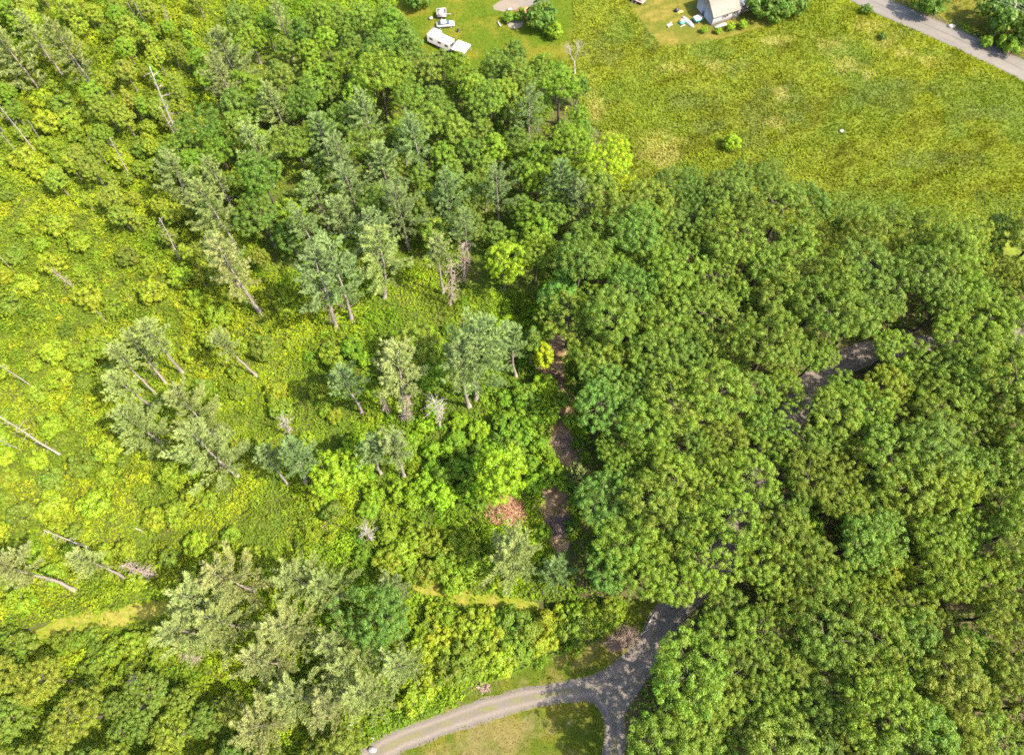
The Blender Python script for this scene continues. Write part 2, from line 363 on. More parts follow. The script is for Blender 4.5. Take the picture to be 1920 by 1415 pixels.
# the widened gravel in the fork
fork = world_poly([(1060, 1312), (1060, 1284), (1140, 1262), (1190, 1215), (1240, 1235), (1195, 1300), (1172, 1340), (1138, 1345), (1122, 1324), (1095, 1310)])
patch('gravel_fork', fork, 0.022, lambda x, y: lane_col(np.full(len(x), 0.35), np.full(len(x), 60.0), x, y), 'gravel', 0.25)
ribbon('paved_road', ROAD, 3.35, 0.045, road_col, 'asphalt', 41, 0.18)
ribbon('leaf_littered_trail', TRAIL_E, np.linspace(2.2, 3.6, len(TRAIL_E)), 0.020, trail_col, 'soil', 13, 1.0, (5, 4))
ribbon('dirt_path', PATH_M, 1.5, 0.020, path_col, 'soil', 9, 0.5, (4, 4))
ribbon('grass_path', PATH_W, 1.7, 0.020, path_col, 'soil', 9, 0.6, (6, 3))
ribbon('driveway', DRIVE, 2.0, 0.050, drive_col, 'gravel', 9, 0.4, (2, 0))

# ------------------------------------------------------------------ uncountable cover: weeds, meadow grass, lawn grass
def rand_dirs(rng, n, up=0.0, jit=1.0):
    d = rng.normal(size=(n, 3)) * jit; d[:, 2] += up; return unit(d)
def leaf_axes(rng, Nn, L, W):
    t = unit(np.cross(Nn, rng.normal(size=Nn.shape))); b = np.cross(Nn, t)
    return t * (L / 2)[:, None], b * (W / 2)[:, None]
def road_mask(x, y, w=1.0):
    return (dist_line(LANE[:31:2], x, y) < 1.55 * w) | (dist_line(LANE[30::2], x, y) < 2.35 * w) | (dist_line(SPUR[::2], x, y) < 1.6 * w) | inside(fork, x, y) | (dist_line(ROAD[::3], x, y) < 3.3 * w)
def path_mask(x, y):
    return ((dist_line(TRAIL_E[::2], x, y) + 3.4 * (vnoise(x, y, 2.8, 3, 55.0) - 0.5) < 1.9)) | (dist_line(PATH_M[::2], x, y) < 1.15) | (dist_line(PATH_W[::2], x, y) < 1.3)
def open_mask(x, y):
    return inside(FIELD, x, y) | inside(CAMP, x, y) | inside(VERGE_N, x, y) | inside(LAWN, x, y) | inside(VERGE, x, y)
WOOD_G = world_poly([(1075, 1120), (1080, 1000), (1100, 900), (1095, 820), (1085, 740), (1075, 690), (1030, 640), (1010, 560), (1060, 500), (1180, 420), (1240, 395), (1440, 430),
                     (1640, 490), (1880, 520), (2050, 560), (2050, 1500), (1170, 1500), (1180, 1340), (1240, 1240), (1260, 1140), (1240, 1130), (1200, 1130)])
WOOD_N = world_poly([(420, 90), (640, 60), (740, 60), (780, 110), (870, 140), (1060, 150), (1140, 260), (1230, 400), (1180, 430), (1050, 500), (1000, 560), (880, 540), (760, 490), (640, 500), (520, 510), (480, 430), (380, 420), (330, 330), (400, 220)])
rng = np.random.default_rng(3)
def scatter(n, box=(-150, 135, -18, 182)):
    x = rng.uniform(box[0], box[1], n); y = rng.uniform(box[2], box[3], n); px, py = proj(x, y, 0 * x)
    k = (px > -90) & (px < 2010) & (py > -70) & (py < 1500); return x[k], y[k], px[k], py[k]
def weed_col(x, y, px, py):
    w = 1 - smooth(330, 760, px + (vnoise(x, y, 18, 3, 3.0) - 0.5) * 500)            # the west side is yellower, the middle a fresher green
    br = vnoise(x, y, 9.0, 3, 2.0); sp = vnoise(x, y, 3.0, 2, 6.0)
    c1 = lerp((0.062, 0.108, 0.010), (0.098, 0.152, 0.010), smooth(0.3, 0.7, br)); c2 = lerp((0.080, 0.116, 0.010), (0.118, 0.150, 0.011), smooth(0.3, 0.7, br))
    c = c1 * (1 - w[:, None]) + c2 * w[:, None]
    gold = blobs([((120, 740), 130, 150), ((240, 930), 190, 70), ((345, 590), 130, 90), ((60, 960), 120, 60), ((250, 190), 120, 70), ((110, 400), 140, 40), ((620, 600), 60, 40), ((560, 960), 120, 40), ((820, 560), 60, 40)], px, py, x, y, 0.7)[:, None] * 0.45
    c = c * (1 - gold) + np.array((0.132, 0.158, 0.014)) * gold      # stands of goldenrod and tall grass
    d = smooth(0.48, 0.62, sp)[:, None] * 0.6; c = c * (1 - d) + np.array((0.046, 0.076, 0.012)) * d
    return c
CLEAR = world_poly([(-90, -70), (780, -70), (790, 120), (1120, 200), (1240, 400), (1110, 560), (1120, 1000), (1130, 1120), (1260, 1140), (1180, 1260), (900, 1330), (690, 1430), (650, 1500), (-90, 1500)])
def weeds():
    g = Geo()
    # low cover between the bushes
    x, y, px, py = scatter(520000, (-150, 40, -18, 182)); cl = inside(CLEAR, x, y)
    k = ~(road_mask(x, y, 1.0) | open_mask(x, y) | (path_mask(x, y) & (rng.random(len(x)) < 0.93))) & (cl | (rng.random(len(x)) < 0.1)); x, y, px, py = x[k], y[k], px[k], py[k]
    wd = inside(WOOD_G, x, y) | inside(WOOD_N, x, y); k = (~wd) | (rng.random(len(x)) < 0.25); x, y, px, py, wd = x[k], y[k], px[k], py[k], wd[k]
    n = len(x); z = rng.random(n) ** 1.2 * (0.25 + 0.75 * vnoise(x, y, 4.0, 3, 1.0)) * np.where(wd, 0.6, 1.0) + 0.05
    Nn = rand_dirs(rng, n, 1.2, 0.45); L = rng.uniform(0.34, 0.62, n); T, B = leaf_axes(rng, Nn, L, L * rng.uniform(0.4, 0.65, n))
    c = weed_col(x, y, px, py) * rng.uniform(0.93, 1.07, (n, 1)) * 0.82; fl = rng.random(n)  # low leaves darkened in colour to stand in for shaded gaps between lumps
    blot = vnoise(x, y, 6.0, 3, 15.0)
    c[(fl < 0.006) & (blot > 0.58)] = (0.15, 0.135, 0.02); c[(fl > 0.985) & (blot < 0.48)] = (0.14, 0.09, 0.035)
    g.cards(np.column_stack([x, y, z]), T, B, c); print('low', n)
    # bushy lumps of bramble, fern and sprouting hardwood
    x, y, px, py = scatter(42000, (-150, 40, -18, 182)); k = ~(road_mask(x, y, 1.45) | open_mask(x, y) | path_mask(x, y)) & inside(CLEAR, x, y); x, y, px, py = x[k], y[k], px[k], py[k]
    wd = inside(WOOD_G, x, y) | inside(WOOD_N, x, y); k = (~wd) | (rng.random(len(x)) < 0.25); x, y, px, py, wd = x[k], y[k], px[k], py[k], wd[k]
    d = vnoise(x, y, 7.0, 3, 19.0); k = rng.random(len(x)) < 0.25 + 1.1 * smooth(0.32, 0.58, d); x, y, px, py, d = x[k], y[k], px[k], py[k], d[k]
    n = len(x); r = rng.uniform(0.45, 1.05, n) * (0.7 + 0.7 * smooth(0.4, 0.7, d)); h = r * rng.uniform(1.0, 2.4, n)
    cnt = (r * r * 24 + 6).astype(int); i = np.repeat(np.arange(n), cnt); m = len(i)
    dd = rand_dirs(rng, m, 0.75, 0.8); dd[:, 2] = np.abs(dd[:, 2]); q = rng.uniform(0.72, 1.05, m)
    P = np.column_stack([x[i] + dd[:, 0] * r[i] * q, y[i] + dd[:, 1] * r[i] * q, 0.05 + dd[:, 2] * h[i] * q])
    Nn = unit(dd * 1.2 + rng.normal(size=(m, 3)) * 0.32 + np.array([0, 0, 0.35])); L = rng.uniform(0.28, 0.5, m); T, B = leaf_axes(rng, Nn, L, L * rng.uniform(0.5, 0.75, m))
    lc = 0.96 * weed_col(x, y, px, py) * rng.uniform(0.6, 1.25, (n, 1)) * (np.array([1, 1, 1]) + rng.normal(size=(n, 3)) * np.array([0.085, 0.04, 0.08])); print('lumps', n, m)
    g.cards(P, T, B, np.clip(lc[i] * rng.uniform(0.95, 1.05, (m, 1)), 0.005, 0.6))
    # taller mounds: thickets of saplings
    x, y, px, py = scatter(2600, (-150, 40, -18, 182)); k = ~(road_mask(x, y, 1.9) | open_mask(x, y) | path_mask(x, y) | inside(WOOD_G, x, y) | inside(WOOD_N, x, y)) & inside(CLEAR, x, y) & (dist_line(PATH_W, x, y) > 3) & (dist_line(PATH_M, x, y) > 2.6); x, y, px, py = x[k], y[k], px[k], py[k]
    d = vnoise(x, y, 10.0, 2, 71.0); k = d > 0.46; x, y, px, py = x[k], y[k], px[k], py[k]; n = len(x); r = rng.uniform(0.9, 1.9, n); h = r * rng.uniform(0.9, 1.5, n)
    cnt = (r * r * 30).astype(int); i = np.repeat(np.arange(n), cnt); m = len(i); dd = rand_dirs(rng, m, 0.7, 0.8); dd[:, 2] = np.abs(dd[:, 2]); lump = 0.8 + 0.45 * (vnoise(x[i] + dd[:, 0] * r[i], y[i] + dd[:, 1] * r[i], 0.8, 2, 5.0) - 0.5) * 2
    P = np.column_stack([x[i] + dd[:, 0] * r[i] * lump, y[i] + dd[:, 1] * r[i] * lump, 0.05 + dd[:, 2] * h[i] * lump]); Nn = unit(dd * 1.2 + rng.normal(size=(m, 3)) * 0.4 + np.array([0, 0, 0.3])); L = rng.uniform(0.28, 0.46, m); T, B = leaf_axes(rng, Nn, L, L * rng.uniform(0.5, 0.75, m))
    lc = weed_col(x, y, px, py) * rng.uniform(0.62, 1.1, (n, 1)) * (np.array([1, 1, 1]) + rng.normal(size=(n, 3)) * np.array([0.12, 0.04, 0.1])); g.cards(P, T, B, np.clip(lc[i] * rng.uniform(0.88, 1.12, (m, 1)), 0.005, 0.6))
    # ferns and seedlings on the shaded floor of the oak woods
    x, y, px, py = scatter(9000, (0, 130, -18, 110)); k = ~(road_mask(x, y, 1.25) | open_mask(x, y) | path_mask(x, y)) & inside(WOOD_G, x, y); x, y, px, py = x[k], y[k], px[k], py[k]
    n = len(x); r = rng.uniform(0.4, 1.2, n); i = np.repeat(np.arange(n), 14); m = len(i); dd = rand_dirs(rng, m, 0.6, 0.8); dd[:, 2] = np.abs(dd[:, 2]); q = rng.uniform(0.4, 1.05, m)
    P = np.column_stack([x[i] + dd[:, 0] * r[i] * q, y[i] + dd[:, 1] * r[i] * q, 0.05 + dd[:, 2] * r[i] * q * 1.2]); Nn = rand_dirs(rng, m, 1.0, 0.6); L = rng.uniform(0.35, 0.6, m); T, B = leaf_axes(rng, Nn, L, L * 0.6)
    g.cards(P, T, B, np.array([0.05, 0.085, 0.014])[None] * rng.uniform(0.7, 1.4, (m, 1)))
    return g
wg = weeds(); print('weeds', wg.n // 4)
tag(link('undergrowth', wg.mesh('undergrowth', M['herb'])), 'yellow-green weeds, ferns and brambles covering the cleared ground', 'undergrowth', kind='stuff')

def blades(name, polyfun, box, count, colfun, hmin, hmax, label, minus=None, wid=0.16, lean=0.5):
    x = rng.uniform(box[0], box[1], count); y = rng.uniform(box[2], box[3], count); px, py = proj(x, y, 0 * x)
    k = polyfun(x, y) & (px > -60) & (px < 1980) & (py > -60) & (py < 1475)
    if minus: k &= ~minus(x, y)
    x, y = x[k], y[k]; n = len(x); g = Geo()
    hh = rng.uniform(hmin, hmax, n) * (0.6 + 0.9 * vnoise(x, y, 2.5, 3, 30.0)); a = vnoise(x, y, 14.0, 2, 40.0) * 9 + rng.normal(size=n) * 0.8
    d = unit(np.column_stack([np.cos(a) * lean, np.sin(a) * lean, np.ones(n)]) + rng.normal(size=(n, 3)) * 0.28)
    b = unit(np.cross(d, rng.normal(size=(n, 3)))); w = hh * wid + 0.05
    P = np.column_stack([x, y, 0.02 + 0 * x]) + d * (hh / 2)[:, None]
    c = colfun(x, y) * rng.uniform(0.9, 1.18, (n, 1))
    g.cards(P, d * (hh / 2)[:, None], b * (w)[:, None], c); print(name, n)
    return tag(link(name, g.mesh(name, M['grass'])), label, 'grass', kind='stuff')
not_field = lambda x, y: road_mask(x, y) | in_yard(x, y) | inside(CAMP, x, y)
blades('meadow_grass', wobble(FIELD), (10, 150, 90, 178), 210000, field_col, 0.28, 0.6, 'tall uncut meadow grass of the open hay field', not_field)
blades('yard_grass', wobble(YARD), (20, 100, 135, 180), 26000, yard_col, 0.06, 0.18, 'short mown grass around the white house', lambda x, y: road_mask(x, y))
blades('campsite_grass', wobble(CAMP), (-40, 20, 125, 180), 36000, camp_col, 0.08, 0.28, 'bright green grass around the parked camper', lambda x, y: dist_line(DRIVE, x, y) < 2.0)
blades('roadside_grass', wobble(VERGE_N), (80, 150, 125, 180), 16000, yard_col, 0.15, 0.5, 'dry yellow grass beyond the paved road', lambda x, y: road_mask(x, y, 1.05))
in_lv = lambda x, y: wobble(LAWN)(x, y) | wobble(VERGE)(x, y)
blades('lawn_grass', in_lv, (-35, 35, -20, 25), 52000, lawn_col, 0.06, 0.22, 'patchy dry lawn grass beside the gravel lane', lambda x, y: road_mask(x, y, 0.82))
def edge_band(x, y):
    d = dist_line(ROAD[::2], x, y); return (d > 3.4) & (d < 5.6) & (y < 170)
blades('roadside_weeds', edge_band, (75, 140, 115, 172), 26000, lambda x, y: lerp((0.10, 0.16, 0.008), (0.17, 0.19, 0.01), vnoise(x, y, 2.0, 2)), 0.2, 0.5, 'bright green weeds lining the paved road')

# ------------------------------------------------------------------ tree models
BARK_G, BARK_B, BARK_P = (0.10, 0.09, 0.078), (0.07, 0.058, 0.046), (0.185, 0.16, 0.138)
def limbs(g, rng, zc, R, Hc, z0, n=6, r=0.16, c=BARK_G, wig=0.5):
    for i in range(n):
        a = i * 6.283 / n + rng.uniform(-0.4, 0.4); s = rng.uniform(0.5, 0.8); zb = rng.uniform(z0, zc)
        e = np.array([math.cos(a) * R * s, math.sin(a) * R * s, zc + Hc * rng.uniform(-0.05, 0.3)]); b = np.array([0, 0, zb])
        m = (b + e) / 2 + rng.normal(size=3) * wig * 0.5 + np.array([0, 0, 0.5]); P = spline([b, m, e], 1.4)
        g.tube(P, np.linspace(r, 0.03, len(P)), 5, c)
def trunk_mesh(name, rng, h, r, zc, R, Hc, c, bend=0.25, nl=6):
    g = Geo(); zs = np.linspace(0, h, 8); w = np.cumsum(rng.normal(size=(8, 2)) * bend * 0.3, axis=0); w -= w[0]
    g.tube(np.column_stack([w, zs]), np.linspace(r * 1.25, r * 0.3, 8) * np.array([1.25] + [1] * 7), 8, c)
    if nl: limbs(g, rng, zc, R, Hc, zc - Hc * 0.5, nl, r * 0.5, c)
    return g.mesh(name, M['bark'])
def puff_crown(name, rng, R, Hc, zc, npuff, rp, nleaf, L, zmin=-0.35, lob=0.22, squash=0.85, inner=14, tintv=0.13, top=1.0):
    g = Geo(); k = 7; ld = rand_dirs(rng, k, 0.5); la = rng.uniform(0.5, 1.0, k)
    def env(d): return 1 - lob * 0.5 + lob * (np.exp(-(1 - d @ ld.T) * 5) * la).sum(1)
    i = np.arange(npuff) + 0.5; z = 1 - (1 - zmin) * i / npuff; ph = i * 2.39996 + rng.uniform(0, 6)
    s = np.sqrt(np.maximum(1 - z * z, 0)); d = unit(np.column_stack([s * np.cos(ph), s * np.sin(ph), z]) + rng.normal(size=(npuff, 3)) * 0.2)
    c = d * env(d)[:, None] * np.array([R, R, Hc / 2]) * rng.uniform(0.5, 1.0, npuff)[:, None] ** 0.8
    if top != 1.0: c[:, :2] *= (1 - (1 - top) * np.clip(c[:, 2:3] / (Hc / 2), 0, 1))
    r = rp * rng.uniform(0.62, 1.25, npuff); up = d
    ci = rand_dirs(rng, inner, 0.3) * np.array([R, R, Hc / 2]) * rng.uniform(0.2, 0.55, inner)[:, None]
    c = np.vstack([c, ci]); up = np.vstack([up, unit(ci)]); r = np.concatenate([r, rp * 1.3 * np.ones(inner)]); n = len(c)
    ti = rng.uniform(1 - tintv, 1 + tintv, (n, 1)) * (1 + rng.normal(size=(n, 3)) * np.array([0.07, 0.02, 0.06]))
    j = np.repeat(np.arange(n), (nleaf * (r / rp) ** 2).astype(int) + 8); m = len(j)
    dd = unit(rng.normal(size=(m, 3)) + up[j] * 0.55 + np.array([0, 0, 0.55]))
    P = c[j] + dd * (r[j] * rng.uniform(0.7, 1.06, m))[:, None] * np.array([1, 1, squash]); P[:, 2] += zc
    Nn = unit(dd * 1.25 + rng.normal(size=(m, 3)) * 0.42 + np.array([0, 0, 0.2])); LL = L * rng.uniform(0.7, 1.25, m); T, B = leaf_axes(rng, Nn, LL, LL * rng.uniform(0.5, 0.75, m))
    g.cards(P, T, B, ti[j] * rng.uniform(0.82, 1.18, (m, 1)))
    return g.mesh(name, M['leaf'])
OAK, MAPLE, SLIM, BUSH = [], [], [], []
for s in range(8):
    r_ = np.random.default_rng(100 + s); R = r_.uniform(4.0, 5.1); Hc = r_.uniform(4.4, 5.8); h = 15.5; zc = h - Hc / 2
    OAK.append(dict(h=h, zc=zc, R=R, trunk=trunk_mesh('oak_trunk', r_, h - 2.0, 0.30, zc, R, Hc, BARK_B), crown=puff_crown('oak_crown', r_, R, Hc, zc, 250, 0.54, 46, 0.25, zmin=-0.55, lob=0.42, tintv=0.2)))
for s in range(5):
    r_ = np.random.default_rng(200 + s); R = r_.uniform(3.3, 4.0); Hc = r_.uniform(6.5, 8.0); h = 12.5; zc = h - Hc / 2
    MAPLE.append(dict(h=h, zc=zc, R=R, trunk=trunk_mesh('maple_trunk', r_, h - 1.6, 0.22, zc, R, Hc, BARK_G),
                      crown=puff_crown('maple_crown', r_, R, Hc, zc, 140, 0.56, 46, 0.30, zmin=-0.6, lob=0.16, top=0.75)))
for s in range(3):
    r_ = np.random.default_rng(300 + s); R = 2.0; Hc = 8.5; h = 12.0; zc = h - Hc / 2
    SLIM.append(dict(h=h, zc=zc, R=R, trunk=trunk_mesh('slim_trunk', r_, h - 1.2, 0.15, zc, R, Hc, BARK_P, nl=4),
                     crown=puff_crown('slim_crown', r_, R, Hc, zc, 62, 0.55, 56, 0.32, zmin=-0.9, lob=0.25, top=0.55, inner=8)))
for s in range(5):
    r_ = np.random.default_rng(400 + s); R = 1.7; Hc = 2.7; h = 2.7; zc = h - Hc / 2 + 0.25
    BUSH.append(dict(h=h, zc=zc, R=R, trunk=trunk_mesh('shrub_stem', r_, 1.6, 0.05, zc, R, Hc, BARK_G, nl=5),
                     crown=puff_crown('shrub_crown', r_, R, Hc, zc, 46, 0.5, 46, 0.29, zmin=-0.45, lob=0.34, inner=6)))

def pine(seed, h, cb, Rmax, whorl=1.75, per=5, fan=0.37, dead=0.0, deadc=(0.18, 0.14, 0.12), dens=1.0, lean=0.0, droop=0.0, nl=0.62):
    """a white pine: tapering stem, tiers of limbs that carry upturned plumes of needles, dead stubs below"""
    rng = np.random.default_rng(seed); res = dict(h=h, zc=h * (0.45 + 0.55 * cb), R=Rmax)
    g = Geo(); zs = np.linspace(0, h * 0.98, 10); w = np.cumsum(rng.normal(size=(10, 2)) * 0.09, axis=0); w -= w[0]; w[:, 0] += lean * (zs / h) ** 2
    r0 = 0.015 * h + 0.02; g.tube(np.column_stack([w, zs]), np.linspace(r0, 0.035, 10) * np.array([1.25] + [1] * 9), 7, BARK_P); res['trunk'] = g.mesh('pine_trunk', M['bark'])
    ax = lambda z: np.array([np.interp(z, zs, w[:, 0]), np.interp(z, zs, w[:, 1]), z])
    g = Geo(); A, B_, ra = [], [], []; TP, TD = [], []; z = h * cb; rot = rng.uniform(0, 6)
    side = 1 + 0.35 * rng.normal(size=4)
    while z < h * 0.985:
        t = (z - h * cb) / (h * (1 - cb)); prof = min(1.0, 0.6 + 1.4 * t) * (1 - t) ** 0.7 + 0.10
        nb = per if t < 0.85 else per - 1
        for k in range(nb):
            a = rot + k * 6.283 / nb + rng.uniform(-0.35, 0.35); Lb = Rmax * prof * rng.uniform(0.5, 1.3) * (1 + 0.22 * math.cos(a - side[0] * 3))
            el = math.radians(6 + 40 * t ** 1.5 + rng.uniform(-8, 10) - droop); dh = np.array([math.cos(a), math.sin(a), 0]); b0 = ax(z + rng.uniform(-0.25, 0.25))
            n = max(3, int(Lb / 0.5)); u = np.linspace(0, 1, n + 1); P = b0 + np.outer(u * Lb * math.cos(el), dh); P[:, 2] += u * Lb * math.sin(el) + 0.22 * Lb * u ** 2.2 - 0.10 * Lb * u
            A.append(P[:-1]); B_.append(P[1:]); ra.append(np.linspace(0.012 * Lb + 0.02, 0.012, n))
            perp = np.array([-dh[1], dh[0], 0])
            for i in range(1, n + 1):
                if u[i] < 0.28: continue
                sp = fan * Lb * 0.34 * (1.15 - u[i]) + 0.15
                for sgn in (-1, 1):
                    if rng.random() > 0.85 * dens: continue
                    q = P[i] + sgn * perp * sp * rng.uniform(0.6, 1.1) + dh * sp * 0.7 + np.array([0, 0, 0.08 + 0.12 * rng.random()])
                    A.append(P[i][None]); B_.append(q[None]); ra.append(np.array([0.018]))
                    TP.append(q); TD.append(unit(q - P[i] + dh * 0.5)); TP.append((q + P[i]) / 2); TD.append(unit(q - P[i] + dh * 0.5))
                TP.append(P[i] + np.array([0, 0, 0.06])); TD.append(dh)
        rot += 0.9; z += whorl * rng.uniform(0.75, 1.25) * (1 - 0.45 * t)
    TP.append(ax(h * 0.98)); TD.append(np.array([0, 0, 1.0]))
    TP = np.array(TP); TD = np.array(TD); nn = 10; i = np.repeat(np.arange(len(TP)), nn); m = len(i)
    d = unit(TD[i] * 1.0 + np.array([0, 0, 0.30]) + rng.normal(size=(m, 3)) * 0.34); L = rng.uniform(0.7, 1.15, m) * nl; bx = unit(np.cross(d, rng.normal(size=(m, 3))))
    tc = (rng.uniform(0.82, 1.18, (len(TP), 1)) * (1 + rng.normal(size=(len(TP), 3)) * 0.03))[i] * rng.uniform(0.85, 1.15, (m, 1))
    g.cards(TP[i] + d * (L * 0.42)[:, None], d * (L / 2)[:, None], bx * 0.042, tc, 0)
    g.sticks(np.vstack(A), np.vstack(B_), np.concatenate(ra), np.concatenate(ra) * 0.8, BARK_G, 1)
    res['crown'] = g.mesh('pine_crown', [M['needle'], M['bark']])
    if dead:
        res['bare_branches'] = dead_limbs(rng, ax, h * 0.12, h * (cb + 0.06), dead, Rmax * 0.5, deadc)
    return res
def dead_limbs(rng, ax, z0, z1, per_m, Lm, c, up=0.1, mid=0.7):
    g = Geo(); n = max(4, int((z1 - z0) * per_m)); A, B_, ra, rb = [], [], [], []
    for i in range(n):
        z = z0 + (z1 - z0) * (i + rng.random()) / n; a = rng.uniform(0, 6.283); f = 1 - abs((z - z0) / (z1 - z0) - mid) * 0.9; L = Lm * max(0.25, f) * rng.uniform(0.45, 1.15)
        d = np.array([math.cos(a), math.sin(a), up + rng.uniform(-0.35, 0.25)]); b = ax(z); e = b + d * L * 0.55; e2 = e + (d + rng.normal(size=3) * 0.22) * L * 0.45
        A += [b, e]; B_ += [e, e2]; ra += [0.045, 0.03]; rb += [0.03, 0.012]
        for k in range(3):
            s = rng.uniform(0.3, 0.9); q = b + (e2 - b) * s; A.append(q); B_.append(q + (d * 0.6 + rng.normal(size=3) * 0.5) * L * 0.28); ra.append(0.02); rb.append(0.01)
    cc = np.asarray(c)[None] * np.random.default_rng(1).uniform(0.75, 1.25, (len(A), 1))
    g.sticks(A, B_, ra, rb, cc); return g.mesh('bare_branches', M['dead'])
PF = [pine(500 + i, 21.0, 0.34, 4.6, dead=1.6, nl=0.7) for i in range(4)]                                   # full pines
PT = [pine(520 + i, 17.0, 0.62, 2.5, whorl=0.95, dead=1.2, nl=0.6) for i in range(3)]                          # a tuft on a tall bare stem
PL = [pine(540 + i, 15.0, 0.12, 4.6, dead=0.0, per=6, nl=0.72, whorl=1.7, fan=0.34) for i in range(3)]                # low, limbed to the ground
PD = [pine(560 + i, 19.0, 0.45, 3.2, dead=4.5, deadc=(0.19, 0.15, 0.13), nl=0.65) for i in range(2)]         # pine with a skirt of dead limbs
PB = [pine(590 + i, 20.0, 0.24, 5.6, dead=1.6, whorl=1.9, nl=0.74, fan=0.34) for i in range(3)]                               # broad old pine
PS = [pine(580, 7.0, 0.12, 2.3, whorl=0.7, nl=0.5)]                                                          # sapling
def snag(seed, h, r, Lm, per, c, up=0.1, z0=0.15, bend=0.05, topr=0.3, mid=0.6):
    rng = np.random.default_rng(seed); g = Geo(); zs = np.linspace(0, h, 9); w = np.cumsum(rng.normal(size=(9, 2)) * bend, axis=0); w -= w[0]
    g.tube(np.column_stack([w, zs]), np.linspace(r, r * topr, 9), 7, c)
    ax = lambda z: np.array([np.interp(z, zs, w[:, 0]), np.interp(z, zs, w[:, 1]), z])
    return dict(h=h, zc=h / 2, R=1.0, trunk=g.mesh('snag_trunk', M['dead']), bare_branches=dead_limbs(rng, ax, h * z0, h, per, Lm, c, up, mid))
GREY, PINK, PALEW = (0.225, 0.20, 0.175), (0.225, 0.175, 0.15), (0.23, 0.205, 0.185)
SN = [snag(600 + i, 16.0, 0.20, 1.5, 1.6, GREY) for i in range(4)]
SB = [snag(620 + i, 13.0, 0.17, 1.9, 7.5, PINK, z0=0.12, mid=0.35) for i in range(3)]                              # dead spruce, thick with twigs
SW = [snag(640 + i, 8.0, 0.14, 1.7, 9.0, PALEW, up=0.45, z0=0.25, mid=0.7) for i in range(2)]                    # small bleached skeleton
def dead_oak(seed):
    rng = np.random.default_rng(seed); g = Geo(); h = 5.0; c = (0.20, 0.18, 0.16); g.tube([[0, 0, 0], [0.1, 0, 2.5], [0, 0.1, 5.0]], [0.30, 0.24, 0.2], 7, c)
    res = dict(h=13.0, zc=8, R=3, trunk=g.mesh('dead_trunk', M['dead'])); g = Geo(); A, B_, ra, rb = [], [], [], []
    def grow(p, d, L, r, n):
        e = p + d * L; A.append(p); B_.append(e); ra.append(r); rb.append(r * 0.65)
        if n:
            for k in range(3): grow(p + d * L * rng.uniform(0.55, 1.0), unit(d + rng.normal(size=3) * 0.42 + np.array([0, 0, 0.15])), L * rng.uniform(0.6, 0.85), r * 0.6, n - 1)
    for k in range(4):
        a = k * 1.6 + rng.uniform(-0.3, 0.3); grow(np.array([0, 0, rng.uniform(3.5, 4.9)]), unit(np.array([math.cos(a) * 0.55, math.sin(a) * 0.55, 1])), 3.2, 0.13, 3)
    g.sticks(A, B_, ra, rb, c); res['bare_branches'] = g.mesh('bare_branches', M['dead']); return res
DO = [dead_oak(660)]

# ------------------------------------------------------------------ planting
rnd = random.Random(21); PLACED = []
OAKG = [(0.062, 0.100, 0.020), (0.070, 0.104, 0.018), (0.052, 0.092, 0.022), (0.082, 0.108, 0.018)]
def put(tpl, name, loc, label, cat, group=None, s=1.0, rz=None, leaf=None, sz=1.0, tilt=None, bark=None):
    o = empty(name, (loc[0], loc[1], 0.0), rnd.uniform(0, 6.283) if rz is None else rz, (s, s, s * sz))
    if tilt: o.rotation_euler = (tilt[0], tilt[1], o.rotation_euler[2])
    for p in ('trunk', 'crown', 'bare_branches'):
        if p in tpl: ch = link(p, tpl[p], o, color=(leaf or (1, 1, 1)) if p == 'crown' else (bark or (1, 1, 1)))
        if p in tpl and p == 'bare_branches': ch['kind'] = 'stuff'
    tag(o, label, cat, group); PLACED.append((loc[0], loc[1], tpl['R'] * s, tpl['h'] * s * sz))
    return o
def crown_at(tpl, px, py, s, sz=1.0):
    return at(px, py, tpl['zc'] * s * sz)
def jit(c, a=0.12):
    k = 1 + rnd.uniform(-a, a); return tuple(max(0.004, v * k * (1 + rnd.uniform(-0.06, 0.06))) for v in c)
PINEG, PINEB, PINEO = (0.094, 0.117, 0.042), (0.076, 0.108, 0.042), (0.106, 0.122, 0.047)
LIME, YEL, MIDG, DEEP, OLV = (0.092, 0.148, 0.010), (0.125, 0.155, 0.008), (0.068, 0.116, 0.014), (0.045, 0.080, 0.016), (0.085, 0.108, 0.020)
def h_from(base, top):
    b = at(*base); best = min(((abs(proj(b.x, b.y, z / 4)[0] - top[0]) + abs(proj(b.x, b.y, z / 4)[1] - top[1])), z / 4) for z in range(2, 130))
    return b, best[1]
def stand(tpl, name, base, top, label, cat, **k):
    """a tree whose foot is seen: foot pixel + top pixel give place, height and lean"""
    b, h = h_from(base, top); t = at(top[0], top[1], h); lx, ly = t.x - b.x, t.y - b.y
    lim = 0.13 * h; f = min(1.0, lim / max(1e-6, math.hypot(lx, ly)))
    s = h / tpl['h']; o = put(tpl, name, b, label, cat, s=s, **k)
    dv = Vector((lx * f, ly * f, h)).normalized(); q = Vector((0, 0, 1)).rotation_difference(dv)
    o.rotation_euler = (q.to_matrix() @ Matrix.Rotation(rnd.uniform(0, 6.28), 3, 'Z')).to_euler()
    return o
def crowned(tpl, name, px, py, s, label, cat, sz=1.0, **k):
    return put(tpl, name, crown_at(tpl, px, py, s, sz), label, cat, s=s, sz=sz, **k)

